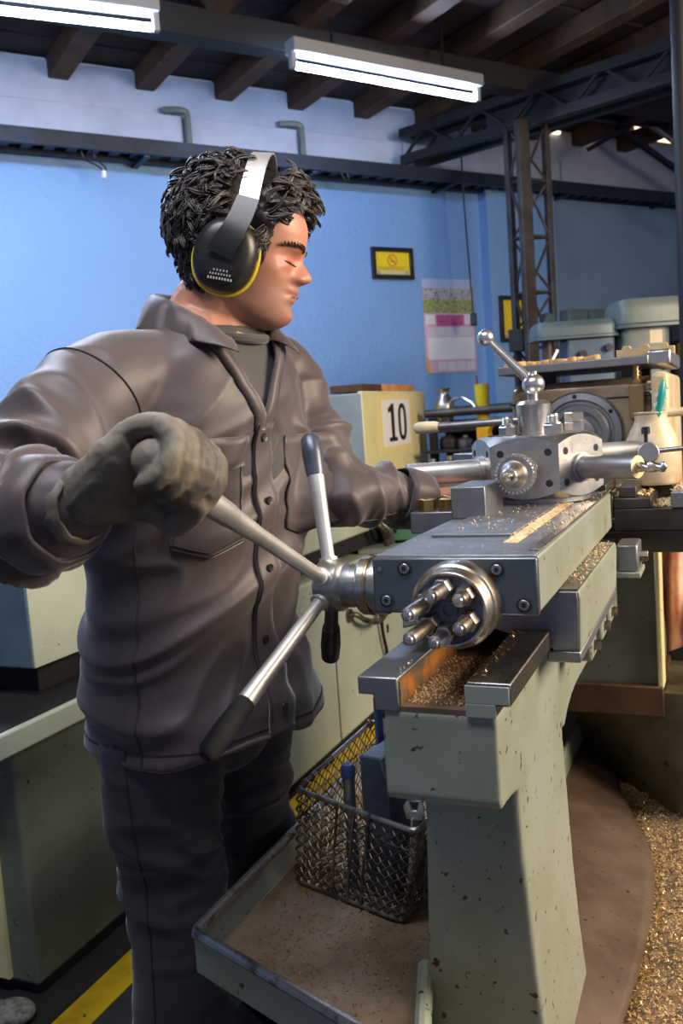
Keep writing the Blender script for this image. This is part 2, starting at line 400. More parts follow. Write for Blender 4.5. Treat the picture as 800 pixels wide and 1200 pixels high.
lattice(g, g0 + gn*0.0, g0 + gd*3.6, 0.15, gn*0.07, 20, 0.046, 0.016)
MB().bar(g0 + gd*0.55 + V(0,0,0.06), g0 + gd*3.6 + V(0,0,0.075), 0.02, 0.15).build('stiffener', 'truss', g)

# lattice column
cb = V(-0.955, 5.02, 0)
col = thing('lattice_column', cb, 'tall brown-grey steel lattice column with three legs before the blue wall', 'column')
legs = [cb + V(-0.095, -0.02, 0), cb + V(0.0, -0.10, 0), cb + V(0.095, 0.055, 0)]
for i, (p, wd) in enumerate(zip(legs, (0.034, 0.075, 0.034))):
    MB().bar(p, p + V(0,0,2.775), wd, 0.034, up=(0.8, -0.58, 0)).build('leg', 'column', col, bevel=0.003)
nz = 9
for k in range(nz):
    z0 = 0.12 + k*0.295; z1 = z0 + 0.295
    for (a, b) in ((0, 1), (1, 2), (2, 0)):
        p, q = (legs[a], legs[b]) if k % 2 == 0 else (legs[b], legs[a])
        MB().cyl(p + V(0,0,z0), q + V(0,0,z1), 0.0075, n=8).build('diagonal_brace', 'column', col)
        MB().cyl(p + V(0,0,z1), q + V(0,0,z1), 0.0075, n=8).build('tie', 'column', col)
# clutter clipped to the column: a small switch box with cables
sb = thing('switch_box', legs[0] + V(0.03, -0.03, 1.63), 'small dark switch box with loose wires on the lattice column', 'switch box')
MB().box(legs[0] + V(-0.03, -0.075, 1.58), legs[0] + V(0.05, -0.018, 1.70)).build('box', 'black', sb, bevel=0.004)
MB().tube(smooth_path([legs[0] + V(0.02,-0.05,1.70), legs[0] + V(0.07,-0.08,1.74), legs[0] + V(0.10,-0.09,1.66), legs[0] + V(0.05,-0.07,1.57)]), 0.006).build('cable', 'black', sb)
MB().tube(smooth_path([legs[0] + V(0.0,-0.05,1.58), legs[0] + V(-0.02,-0.06,1.50), legs[0] + V(0.05,-0.08,1.46)]), 0.006).build('cable', 'black', sb)
cl = thing('work_lamp', legs[2] + V(-0.02, -0.04, 1.72), 'small clamp lamp with grey reflector on the lattice column', 'lamp')
MB().cyl(legs[2] + V(-0.03,-0.02,1.74), legs[2] + V(-0.03,-0.10,1.70), 0.045, 0.018, n=16).build('reflector', 'press', cl)
MB().box(legs[2] + V(-0.05,-0.03,1.60), legs[2] + V(0.0,0.0,1.70)).build('clamp', 'black', cl, bevel=0.003)

# roof truss at the far right
rt = thing('roof_truss', W(2.6, 2.75, 0.4), 'thin pale and dark roof truss bars under the skylit roof edge', 'roof truss')
def wb_(s0, z0, s1, z1, t, m):
    MB().bar(W(s0, z0, 0.4), W(s1, z1, 0.4), t, t).build('truss_bar', m, rt)
wb_(2.30, 3.08, 3.35, 2.68, 0.022, 'lampbody'); wb_(2.55, 3.42, 2.55, 2.99, 0.022, 'column'); wb_(2.50, 3.01, 3.35, 3.02, 0.02, 'column')
wb_(2.02, 3.02, 3.25, 2.54, 0.032, 'truss'); wb_(1.75, 2.86, 2.15, 3.05, 0.026, 'truss'); wb_(1.5, 3.06, 3.8, 3.10, 0.04, 'truss'); wb_(2.15, 3.05, 2.15, 3.45, 0.026, 'truss')

# dark post at the right edge
po = thing('dark_post', (-0.126, 3.62, 0), 'dark round steel post at the right edge of the photo', 'post')
MB().cyl((-0.126, 3.62, 0), (-0.126, 3.62, 3.2), 0.028, n=20).build('shaft', 'truss', po)
MB().box((-0.19, 3.55, 0), (-0.06, 3.69, 0.012)).build('base_plate', 'truss', po)

# cable tray along the wall
ct = thing('cable_tray', W(0.5, 2.64, 0.12), 'long navy ladder cable tray fixed along the top of the blue wall', 'cable tray')
for o in (0.05, 0.20):
    wslab(MB(), -4, 5, 2.640, 2.712 if o > 0.1 else 2.70, o-0.012, o+0.012).build('side_rail', 'tray_steel', ct)
for k in range(60):
    s = -2.4 + k*0.105
    wslab(MB(), s, s+0.05, 2.655, 2.668, 0.05, 0.195).build('rung', 'tray_steel', ct, smooth=False)
for k in range(8):
    s = -3.0 + k*0.95
    wslab(MB(), s, s+0.03, 2.625, 2.64, 0.0, 0.2).build('bracket', 'tray_steel', ct, smooth=False)
for i in range(3):
    MB().tube([W(-3.9 + j*0.3, 2.678 + 0.006*math.sin(j*1.7+i), 0.08 + 0.035*i + 0.008*math.sin(j+i*2)) for j in range(30)], 0.009).build('cable', 'black', ct)
# hanging plug of wires under the tray
hp = thing('wire_tail', W(-1.36, 2.64, 0.16), 'two short black wires with white connector hanging under the cable tray', 'wire')
MB().tube(smooth_path([W(-1.40,2.645,0.17), W(-1.385,2.60,0.17), W(-1.32,2.575,0.16), W(-1.30,2.55,0.16)]), 0.004).build('wire', 'black', hp)
MB().tube(smooth_path([W(-1.35,2.645,0.17), W(-1.33,2.60,0.18), W(-1.29,2.57,0.17), W(-1.295,2.55,0.165)]), 0.004).build('wire', 'black', hp)
MB().cyl(W(-1.297,2.555,0.163), W(-1.297,2.52,0.163), 0.011, n=12).build('connector', 'paper', hp)
hq = thing('wire_tail', W(0.06, 2.64, 0.2), 'short looped black wire hanging under the tray beside the hair', 'wire')
MB().tube(smooth_path([W(0.03,2.645,0.2), W(0.05,2.61,0.2), W(0.08,2.60,0.2), W(0.07,2.64,0.2)]), 0.004).build('wire', 'black', hq)
# grey conduits
for (s, nm) in ((-0.785, 'bent grey conduit on the white upper wall, left of the head'), (-0.105, 'bent grey conduit on the white upper wall, above the forehead')):
    c = MB().tube(smooth_path([W(s-0.12, 2.935, 0.0), W(s-0.05, 2.935, 0.025), W(s-0.005, 2.925, 0.03), W(s, 2.88, 0.03), W(s, 2.715, 0.03)], 5), 0.017, n=10).build('conduit', 'press2')
    tag(c, nm, 'conduit')

# fluorescent fittings
def fitting(A, B, label):
    A, B = Vector(A), Vector(B); d = (B-A).normalized(); sd = V(-d.y, d.x, 0)
    r = thing('tube_light', (A+B)/2 + V(0,0,0.05), label, 'ceiling light', 'fluorescent fittings')
    MB().obox((A+B)/2 + V(0,0,0.078), (B-A)/2 + d*0.012, sd*0.042, V(0,0,0.028)).build('housing', 'lampbody', r, bevel=0.006)
    MB().cyl(A + d*0.02, B - d*0.02, 0.0145, n=16).build('tube', 'tube', r)
    for e, sg in ((A, 1), (B, -1)):
        MB().obox(e + V(0,0,0.020), d*0.012, sd*0.015, V(0,0,0.034)).build('socket', 'lampbody', r, bevel=0.003)
    for t in (0.2, 0.8):
        p = A.lerp(B, t); MB().cyl(p + V(0,0,0.09), p + V(0,0,0.31), 0.006, n=8).build('hanger', 'black', r)
fitting((-2.74, 2.18, 2.80), (-1.95, 3.048, 2.80), 'lit fluorescent tube fitting at the top left corner')
fitting((-1.67, 3.655, 2.80), (-1.09, 4.535, 2.80), 'lit fluorescent tube fitting above the head, near the girder')

# pendant switch on a long black cord
pc = thing('pull_cord', W(0.90, 2.9, 0.25), 'thin black cord with a small black switch hanging before the calendar', 'cord')
MB().tube([W(0.87, 2.98, 0.22), W(0.875, 2.5, 0.22), W(0.89, 2.1, 0.22), W(0.90, 1.86, 0.22)], 0.005).build('cord', 'black', pc)
MB().box(W(0.90, 1.79, 0.22) - V(0.018,0.018,0), W(0.90, 1.865, 0.22) + V(0.018,0.018,0)).build('switch', 'black', pc, bevel=0.006)

# framed signs
def sign(s0, s1, z0, z1, off, label, symbol):
    r = thing('framed_sign', W((s0+s1)/2, z0, off), label, 'sign')
    f = 0.026
    for (a, b, c, d) in ((s0, s1, z1-f, z1), (s0, s1, z0, z0+f), (s0, s0+f, z0+f, z1-f), (s1-f, s1, z0+f, z1-f)):
        wslab(MB(), a, b, c, d, off, off+0.022).build('frame_side', 'black', r, bevel=0.003)
    wslab(MB(), s0+f, s1-f, z0+f, z1-f, off, off+0.008).build('sheet', 'yellow', r, smooth=False)
    wslab(MB(), s0+f, s1-f, z0+f, z0+f+0.028, off+0.008, off+0.0095).build('caption_strip', mat('faded_caption', srgb(206, 196, 130), 0.6), r, smooth=False)
    if symbol:
        rd = mat('sign_red', srgb(206, 120, 40), 0.6); cx = (s0+s1)/2 + 0.0; cz = (z0+z1)/2 + 0.018; R = 0.036
        mb = MB(); n = 32; vs = []
        for k in range(n):
            a = 2*PI*k/n
            for rr, oo in ((R, 0.008), (R, 0.0095), (R*0.8, 0.0095), (R*0.8, 0.008)):
                vs.append(W(cx + rr*math.cos(a), cz + rr*math.sin(a), off+oo))
        fs = []
        for k in range(n):
            k2 = (k+1) % n
            for q in range(4): fs.append((k*4+q, k2*4+q, k2*4+(q+1) % 4, k*4+(q+1) % 4))
        mb.add(vs, fs); mb.bar(W(cx - R*0.68, cz + R*0.68, off+0.009), W(cx + R*0.68, cz - R*0.68, off+0.009), 0.008, 0.002, up=WN)
        mb.build('prohibition_symbol', rd, r, smooth=False)
        wslab(MB(), cx-0.018, cx+0.018, cz-0.008, cz-0.001, off+0.008, off+0.0088).build('pictogram', mat('sign_brown', srgb(150, 100, 40), 0.6), r, smooth=False)
    for k in range(3):
        wslab(MB(), s0+f+0.02, s1-f-0.02-0.03*(k % 2), z0+f+0.030+0.007*k, z0+f+0.033+0.007*k, off+0.008, off+0.0088).build('text_line', mat('sign_text', srgb(170, 130, 40), 0.6), r, smooth=False)
    for s in (s0+f+0.012, s1-f-0.03):
        wslab(MB(), s, s+0.018, z0+f+0.004, z0+f+0.022, off+0.0095, off+0.0102).build('logo_patch', mat('sign_logo', srgb(150, 140, 150), 0.6), r, smooth=False)
sign(0.322, 0.622, 2.098, 2.285, 0.0, 'black framed yellow prohibition sign on the blue wall left of the calendar', True)
sign(1.225, 1.44, 1.700, 1.995, 0.08, 'black framed yellow sign partly hidden behind the lattice column', False)

# calendar
def picture_mat(name, cols, scale, sy):
    m = bpy.data.materials.new(name); m.use_nodes = True; nt = m.node_tree; N = nt.nodes; L = nt.links
    geo = N.new('ShaderNodeNewGeometry'); mp = N.new('ShaderNodeMapping'); mp.inputs['Scale'].default_value = (scale, scale, scale*sy); L.new(geo.outputs['Position'], mp.inputs[0])
    t = N.new('ShaderNodeTexNoise'); t.inputs['Scale'].default_value = 1.0; t.inputs['Detail'].default_value = 5; L.new(mp.outputs[0], t.inputs['Vector'])
    r = N.new('ShaderNodeValToRGB'); r.color_ramp.interpolation = 'CONSTANT'
    e = r.color_ramp.elements
    while len(e) < len(cols): e.new(0.5)
    for i, cc in enumerate(cols): e[i].position = 0.30 + 0.40*i/len(cols) if i else 0.0; e[i].color = (*cc, 1)
    L.new(t.outputs['Fac'], r.inputs[0]); L.new(r.outputs[0], N['Principled BSDF'].inputs['Base Color']); N['Principled BSDF'].inputs['Roughness'].default_value = 0.5
    return m
cal = thing('wall_calendar', W(0.88, 1.527, 0.0), 'tall paper calendar with landscape photo hanging on the blue wall', 'calendar')
CS0, CS1, CZ0, CZ1 = 0.685, 1.085, 1.527, 2.107
def cpan(name, a, b, c, d, o, m):   # fractions across and up
    return wslab(MB(), lerp(CS0, CS1, a), lerp(CS0, CS1, b), lerp(CZ0, CZ1, c), lerp(CZ0, CZ1, d), o, o+0.0015).build(name, m, cal, smooth=False)
cpan('backing_sheet', 0, 1, 0, 1, 0.002, mat('calendar_pink', srgb(222, 176, 196), 0.55))
cpan('sky_band', 0, 1, 0.90, 1, 0.0036, mat('calendar_sky', srgb(176, 186, 222), 0.55))
cpan('village_photo', 0, 1, 0.78, 0.90, 0.0036, picture_mat('calendar_village', [srgb(60, 60, 66), srgb(150, 140, 140), srgb(206, 200, 200), srgb(120, 110, 110), srgb(220, 216, 214)], 60, 1.4))
cpan('meadow_photo', 0, 1, 0.635, 0.78, 0.0036, picture_mat('calendar_meadow', [srgb(70, 90, 46), srgb(128, 150, 70), srgb(170, 180, 100), srgb(150, 130, 110), srgb(200, 200, 180)], 60, 2.0))
cpan('flower_strip', 0.24, 0.78, 0.50, 0.62, 0.0036, picture_mat('calendar_flowers', [srgb(80, 90, 190), srgb(150, 60, 160), srgb(220, 100, 80), srgb(200, 60, 130), srgb(110, 120, 210)], 55, 1.0))
for a in (0.03, 0.80): cpan('small_month', a, a+0.18, 0.52, 0.62, 0.0036, 'paper')
cpan('month_block', 0.05, 0.97, 0.14, 0.38, 0.0036, 'paper')
for k in range(5):
    a = 0.05 + 0.186*k
    cpan('month_box', a, a+0.172, 0.39, 0.485, 0.0036, mat('calendar_grid', srgb(214, 206, 216), 0.6))
    if k > 0: cpan('month_box', a-0.0, a+0.16, 0.02, 0.115, 0.0036, mat('calendar_grid2', srgb(220, 214, 222), 0.6))
cpan('orange_corner', 0, 0.05, 0, 0.16, 0.0036, 'amber')
# ------------------------------------------------------------------ yellow floor line
ln = MB().box((-1.395, -1.0, 0.0), (-1.31, 4.4, 0.003)).build('floor_line', 'linepaint', smooth=False)
tag(ln, 'yellow painted line on the dark workshop floor beside the machines', 'floor line')

# ------------------------------------------------------------------ turret lathe
LA = thing('turret_lathe', (-0.3, 1.5, 0), 'grey-green turret lathe with steel slide, hexagon turret and capstan wheel', 'lathe')
bedp = [(.912,.953),(.912,.852),(.918,.846),(.96,.842),(.998,.834),(1.302,.834),(1.306,.80),(1.32,.80),(1.35,.814),(1.40,.825),(1.47,.829),(2.05,.812),(2.05,.953)]
bedm = MB().prism([(-.366, y, z) for y, z in bedp], (0.133, 0, 0))
def rrect(cx, cy, hx, hy, r, z, n=5):
    out = []
    for (sx, sy, a0) in ((1,1,0),(-1,1,90),(-1,-1,180),(1,-1,270)):
        for k in range(n):
            a = math.radians(a0 + 90*k/(n-1)); out.append(V(cx + sx*(hx-r) + r*math.cos(a), cy + sy*(hy-r) + r*math.sin(a), z))
    return out
rings = []
for z, xl, xr, yf, yb in ((.836,-.351,-.2335,1.0,1.305),(.80,-.352,-.2330,1.0,1.30),(.74,-.355,-.231,1.003,1.30),(.60,-.366,-.2265,1.018,1.305),(.50,-.374,-.222,1.03,1.312),(.40,-.384,-.215,1.04,1.318),(.30,-.40,-.207,1.05,1.325)):
    rings.append(rrect((xl+xr)/2, (yf+yb)/2, (xr-xl)/2, (yb-yf)/2, 0.007, z))
BEDLEG = (bedm, MB().loft(rings))
# the bed and its leg are one casting with soft fillets (cast_bed)
def cast(mbs, voxel, it):
    mb = MB()
    for q in mbs: mb.add(q.v, q.f)
    return remeshed(mb, voxel, it)
bed = as_obj(cast(BEDLEG, .0034, 5), 'bed_casting', 'paint', LA, ang=50)
# ways
lwp = [(-.391,.990),(-.343,.990),(-.343,.951),(-.372,.951),(-.373,.969),(-.391,.969)]
MB().prism([(x, .910, z) for x, z in lwp], (0, 1.10, 0)).build('way', 'dull', LA, bevel=0.002)
rwp = [(-.264,.990),(-.216,.990),(-.216,.965),(-.231,.963),(-.233,.951),(-.264,.951)]
MB().prism([(x, .910, z) for x, z in rwp], (0, 1.10, 0)).build('way', 'oiled', LA, bevel=0.002)
MB().box((-.266,.9085,.951),(-.2325,.911,.9665)).box((-.266,.9085,.9665),(-.2175,.911,.9865)).build('painted_way_end', 'paint', LA, bevel=0.0008)
MB().box((-.343,.913,.950),(-.264,2.0,.957)).build('slot_floor', 'rust', LA, smooth=False)
MB().box((-.3435,.915,.953),(-.3415,1.3,.985)).build('slot_wall', mat('rusty_slot', srgb(170,104,36), 0.6, 0.1, srgb(96,84,66), 30, 0.4, 0.6), LA, smooth=False)
# saddle
sd = MB().prism([(-.42,1.15,.985),(-.42,1.15,1.041),(-.178,1.15,1.041),(-.176,1.15,1.030),(-.179,1.15,.962),(-.215,1.15,.962),(-.215,1.15,.993),(-.392,1.15,.993)], (0,.41,0)).build('saddle', 'paint', LA, bevel=0.002)
MB().prism([(-.30,1.1485,.992),(-.30,1.1485,1.040),(-.181,1.1485,1.040),(-.180,1.1485,1.030),(-.182,1.1485,.966),(-.2155,1.1485,.966)], (0,.003,0)).build('saddle_end_face', 'dull', LA, bevel=0.0008)
MB().box((-.222,1.150,.946),(-.179,1.56,.9615)).build('keep_strip', 'dull', LA, bevel=0.0025)
MB().box((-.204,1.151,1.0412),(-.180,1.55,1.0432)).build('saddle_top', 'oiled', LA)
br = MB().box((-.182,1.60,.982),(-.146,1.68,1.030)).build('stop_bracket', 'dull', LA, bevel=0.004)
MB().box((-.186,1.595,.972),(-.142,1.685,.982)).build('bracket_foot', 'paint', br, bevel=0.002)
MB().cyl((-.150,1.64,1.004),(-.132,1.64,1.004),.011,n=6).build('nut', 'oiled', br, bevel=0.001)
for y in (1.30, 1.42, 1.52):
    b = MB().box((-.234,y,.905),(-.186,y+.05,.944)).build('gib_lug', 'paint', LA, bevel=0.005)
    MB().cyl((-.187,y+.025,.925),(-.177,y+.025,.925),.008,n=6).build('bolt', 'oiled', b)
# slide
SL = MB().box((-.398,1.012,1.0425),(-.202,1.725,1.109)).build('slide', 'paint', LA, bevel=0.003)
MB().box((-.4,1.0,1.0425),(-.2,1.0125,1.110)).build('end_plate', mat('bluish_ground_cap', (0.20,0.22,0.225), 0.36, 0.85, (0.15,0.165,0.17), 16, bump=0.08, bscale=80), SL, bevel=0.0025)
MB().box((-.4,1.011,1.1085),(-.204,1.726,1.1115)).build('top_face', 'dull', SL, bevel=0.001)
MB().box((-.372,1.156,1.1115),(-.263,1.60,1.1155)).build('raised_pad', 'dull', SL, bevel=0.0008)
MB().box((-.2605,1.10,1.1115),(-.2435,1.62,1.1128)).build('chip_groove', 'sawdust', SL)
MB().box((-.216,1.04,1.1115),(-.2035,1.72,1.1135)).build('edge_strip', 'oiled', SL, bevel=0.0006)
def capscrew(p, r, parent):
    s_ = MB().lathe(p, (0,-1,0), [(r*1.45,0),(r*1.45,.0012),(r*1.2,.0016),(r*1.2,-.002)], 20).build('counterbore', 'black_steel', parent)
    b = MB().lathe(Vector(p), (0,-1,0), [(r,0),(r,.0022),(r*0.9,.0028),(r*.52,.0028)], 20).build('cap_screw', 'dull', parent)
    MB().lathe(Vector(p) + V(0,-.0029,0), (0,-1,0), [(r*.5,0),(r*.5,.0002)], 6).build('hex_socket', 'blackmatte', parent)
for (x, z) in ((-.358,1.0975),(-.246,1.0965),(-.383,1.0585),(-.2165,1.0555)): capscrew((x,.9995,z), .0062, SL)
MB().cyl((-.389,.9995,1.097),(-.389,.998,1.097),.003,n=12).build('dowel', 'steel', SL)
# stop drum with six screws
DC = V(-.2925, 1.0, 1.058)
drum = MB().lathe(DC, (0,-1,0), [(.051,-.004),(.051,.022),(.0495,.027),(.047,.029),(.0445,.040),(.0435,.043),(.0425,.044),(.040,.0435),(.039,.040),(0,.040)], 48).build('stop_drum', 'rod', LA, ang=30)
MB().lathe(DC + V(0,-.0395,0), (0,-1,0), [(.0392,0),(.0392,.001),(.010,.0012),(.010,.004),(.007,.004),(.007,.001),(0,.001)], 40).build('drum_face', mat('drum_face_steel', (0.16,0.17,0.20), 0.35, 0.95, (0.10,0.10,0.12), 40), drum)
for ang, ln_ in ((158,.076),(98,.056),(40,.032),(-24,.049),(-145,.083),(-98,.053)):
    a = math.radians(ang); p = DC + V(math.cos(a)*.0262, -.040, math.sin(a)*.0262)
    st = MB().lathe(p, (0,-1,0), [(.0082,0),(.0082,ln_-.004),(.0075,ln_-.0015),(.005,ln_),(0,ln_)], 18).build('stop_screw', 'rod', drum, ang=30)
    nutl = min(ln_*0.45, .020)
    MB().lathe(p + V(0,-.0005,0), (0,-1,0), [(.0112,0),(.0118,.001),(.0118,nutl-.002),(.0108,nutl)], 6).build('lock_nut', 'rod', drum)
    MB().lathe(p + V(0,-ln_-.0001,0), (0,-1,0), [(.0046,0),(.004,.0012),(0,.0014)], 14).build('screw_tip', 'polish', drum)
# capstan
HY, HZ = 1.046, 1.067
hub = MB().lathe((-.396,HY,HZ), (-1,0,0), [(.036,0),(.037,.004),(.037,.016),(.0335,.0165),(.0335,.020),(.0375,.0205),(.0375,.032),(.0355,.035),(.028,.036),(.028,.058),(.031,.060),(.034,.064),(.034,.088),(.031,.094),(.020,.097),(0,.098)], 44).build('capstan_hub', 'steel', LA, ang=30)
MB().lathe((-.4163,HY,HZ), (-1,0,0), [(.0377,0),(.0381,.001),(.0377,.003)], 44).build('brass_ring', 'brass', hub)
MB().lathe((-.443,HY,HZ), (-1,0,0), [(.0283,0),(.0285,.001),(.0285,.011),(.0283,.012)], 44).build('graduated_collar', 'dull', hub)
def spoke(end, tipfrac, m_main, m_grip, r0, r1, label=None):
    e = Vector(end); c = V(-.475, HY, HZ); d = (e-c).normalized(); L_ = (e-c).length
    p0 = c + d*.024; ps = [p0, p0 + d*.018, p0 + d*.022, c + d*(L_*tipfrac)]
    s_ = MB().tube([p0, p0 + d*.012, p0 + d*.0125, c + d*(L_*.5), c + d*(L_*tipfrac)], [.0125,.0125,.0088,.0098,r1*.92], n=18).build('spoke', m_main, LA, ang=30)
    g0_ = c + d*(L_*tipfrac)
    MB().tube([g0_ - d*.001, g0_ + d*.004, g0_ + (e-g0_)*.5, e - d*.006, e], [r1*.93, r1, r1*1.12, r1*1.0, r1*.6], n=18).build('grip', m_grip, s_, ang=40)
    return s_
spoke((-.503,.725,1.244), .66, 'satin', 'satin', .009, .0135)
spoke((-.530,.800,.925), .72, 'satin', 'blackmatte', .009, .0125)
spoke((-.520,1.105,1.262), .72, 'satin', 'slate', .009, .0125)
spoke((-.520,1.120,.945), .55, 'black_steel', 'black', .009, .0125)  # this spoke's shade is put into its dark steel colour

# hexagon turret
TC = V(-.313, 1.60, 1.176); RC = .115; AP = RC*math.cos(PI/6)
def hexturret():
    mb = MB(); NT = 12; th = .052
    def ztop(rho): return th - .0135*max(0, (rho-AP))/(RC-AP)
    top = []; bot = []
    for f in range(6):
        a = math.radians(-90 + 60*f); n_ = V(math.cos(a), math.sin(a), 0); t_ = V(-n_.y, n_.x, 0)
        for k in range(NT):
            q = -RC/2 + RC*k/NT; rho = math.hypot(AP, q); p = TC + n_*AP + t_*q
            top.append(p + V(0,0,ztop(rho))); bot.append(p - V(0,0,ztop(rho)))
    n = len(top)
    def inner(r, z):
        out = []
        for p in top:
            d = (p - TC); d.z = 0; d.normalize(); out.append(TC + d*r + V(0,0,z))
        return out
    rings = [inner(.080, -th-.002), inner(AP*.97, -th-.001), bot, top, inner(AP*.97, th+.001), inner(.085, th+.003), inner(.082, th+.001), inner(.03, th+.001)]
    mb.loft(rings); return mb
tur = hexturret().build('turret', 'steel', LA, ang=20)
MB().lathe((TC.x, TC.y, 1.1125), (0,0,1), [(.088,0),(.092,.002),(.092,.0115)], 40).build('turret_base', 'dull', tur)
def facepos(f, q, z):
    a = math.radians(-90 + 60*f); n_ = V(math.cos(a), math.sin(a), 0); t_ = V(-n_.y, n_.x, 0)
    return TC + n_*AP + t_*q + V(0,0,z), n_, t_
for f in (-1, 0, 1):
    for (q, z) in ((-.040,.026),(.040,.026),(-.040,-.026),(.040,-.026)):
        p, n_, t_ = facepos(f, q, z)
        MB().lathe(p - n_*.004, n_, [(.0048,0),(.0048,.0042),(.0062,.0045)], 18).build('bolt_hole', 'blackmatte', tur)
# drill chuck on the front face
p, n_, t_ = facepos(0, -.004, -.004)
CK, CL = 1.06, 1.55
ck = MB().lathe(p, n_, [(.022*CK,-.002*CL),(.0245*CK,.001*CL),(.0245*CK,.020*CL),(.0285*CK,.0205*CL),(.0290*CK,.024*CL),(.0290*CK,.034*CL),(.0275*CK,.0365*CL),(.0215*CK,.0368*CL),(.0215*CK,.044*CL),(.0195*CK,.0452*CL),(.0125*CK,.0640*CL),(.0105*CK,.0655*CL),(.0075*CK,.0655*CL),(0*CK,.060*CL)], 48).build('drill_chuck', 'rod', LA, ang=22)
for k in range(30):
    a = 2*PI*k/30; u = t_*math.cos(a) + V(0,0,1)*math.sin(a); w_ = n_.cross(u)
    MB().obox(p + n_*.0335*CL + u*.0287*CK, n_*.0060*CL, u*.0022*CK, w_*.0018*CK).build('tooth', 'polish', ck, smooth=False)
for k in range(3):
    a = 2*PI*k/3 + .5; u = t_*math.cos(a) + V(0,0,1)*math.sin(a)
    MB().cyl(p + n_*.056*CL + u*.0052*CK, p + n_*.082*CL + u*.0036*CK, .0042*CK, .0022*CK, n=10).build('jaw', 'polish', ck)
MB().cyl(p + n_*.090, p + n_*.136, .0030, n=10).build('drill_shank', 'brass', ck)
# boring bars
p, n_, t_ = facepos(1, 0, -.004)
bb = MB().lathe(p, n_, [(.0245,-.004),(.0245,.006),(.0195,.0065),(.0195,.108),(.0185,.1100),(.0075,.1102),(.0075,.100)], 36).build('tool_holder', 'dull', LA, ang=30)
MB().lathe(p + n_*.1095, n_, [(.0185,0),(.0183,.0008),(.008,.0008)], 32).build('end_face', 'sawdust', bb)
mb = MB(); NTW = 40; tw = []
for j in range(NTW+1):
    h = j/NTW; c_ = p + n_*(.100 + .062*h); ring = []
    for k in range(12):
        a = 2*PI*k/12; rr = .0088*(0.62 + 0.38*abs(math.cos(a))) * (1 if h < .92 else (1-h)/.08*.9+.1); aa = a + h*5.2*PI/2
        ring.append(c_ + (t_*math.cos(aa) + V(0,0,1)*math.sin(aa))*rr)
    tw.append(ring)
mb.loft(tw).build('twist_drill', 'steel', bb, ang=60)
p, n_, t_ = facepos(-1, 0, -.002)
MB().lathe(p, n_, [(.024,-.003),(.024,.008),(.0200,.009),(.0200,.132),(.0190,.134),(0,.134)], 36).build('tool_bar', 'satin', LA, ang=30)
p, n_, t_ = facepos(2, 0, .012)
rb = MB().lathe(p, n_, [(.0175,-.003),(.0175,.098),(0,.098)], 28).build('rear_tool_bar', 'satin', LA, ang=30)
hp_ = p + n_*.104
MB().cyl(hp_ + V(-.004,.012,-.014) - n_*0, hp_ + V(.010,-.045,-.003), .0185, n=24).build('cross_clamp', 'dull', rb, bevel=0.002)
MB().lathe(hp_ + V(.004,-.018,.012), (0,0,1), [(.0035,0),(.0035,.016),(.0075,.0162),(.0075,.0275),(.006,.029),(0,.029)], 14).build('set_screw', 'black', rb, ang=30)
MB().cyl(hp_ + V(.0,-.02,-.004), hp_ + V(.10,-.015,.002), .0042, n=12).build('boring_tip', 'dull', rb)
p, n_, t_ = facepos(4, 0, .012)
MB().obox(p + n_*.046, n_*.048, t_*.016, V(0,0,.0105)).build('square_shank', 'dull', LA, bevel=0.002)
# clamp post, nuts, ball lever
pt = V(-.316, 1.615, 1.228)
post = MB().lathe(pt, (0,0,1), [(.029,0),(.029,.005),(.0268,.0055),(.0268,.014),(.0300,.048),(.0308,.0545),(.0250,.0610),(.0120,.0625),(.0092,.0628),(.0092,.082),(0,.082)], 40).build('clamp_post', 'steel', LA, ang=12)
bc = V(-.314, 1.615, 1.318)
MB().ball(bc, (.0200,.0200,.0190), 28, 18).build('lever_boss', 'polish', post)
MB().cyl(bc + V(0,0,.015), bc + V(0,0,.0225), .0075, n=14).build('boss_pin', 'polish', post)
be = V(-.396, 1.615, 1.408)
MB().tube([bc, bc.lerp(be, .2), bc.lerp(be, .85), be], [.0100,.0095,.0062,.0062], n=16).build('lever_rod', 'polish', post)
MB().ball(be, .0152, 28, 18).build('lever_ball', 'polish', post)
def stud(x, y, double, sc=1.22):
    z = 1.2285
    a = MB().lathe((x,y,z), (0,0,1), [(.0165*sc,0),(.0165*sc,.002)], 28).build('washer', 'steel', LA, ang=30)
    MB().lathe((x,y,z+.002), (0,0,1), [(.0128*sc,0),(.0140*sc,.0015),(.0140*sc,.0145),(.0125*sc,.0165),(.0085*sc,.0166)], 6).build('hex_nut', 'steel', a)
    if double:
        MB().lathe((x,y,z+.019), (0,0,1), [(.0128*sc,0),(.0140*sc,.0015),(.0140*sc,.0145),(.0125*sc,.0165),(0,.0166)], 6).build('hex_nut', 'steel', a)
    else:
        pr = [(.0115*sc,.0186),(.0110*sc,.0215),(.0088*sc,.0218)]
        for k in range(4): pr += [(.0088*sc,.022+.003*k),(.0078*sc,.0235+.003*k)]
        pr += [(.0072*sc,.036),(0,.0365)]
        MB().lathe((x,y,z), (0,0,1), pr, 20).build('thread_end', 'steel', a)
stud(-.360, 1.600, False); stud(-.272, 1.556, False); stud(-.2505, 1.645, True, 1.28); stud(-.335,1.68,False)
# index block at the left of the slide
ib = MB().box((-.472,1.36,1.088),(-.398,1.50,1.123)).build('index_block', 'dull', LA, bevel=0.002)
MB().box((-.400,1.352,1.1120),(-.345,1.47,1.162)).build('index_step', 'dull', ib, bevel=0.002)
MB().box((-.41,1.40,1.075),(-.398,1.46,1.09)).build('index_foot', 'dull', ib)
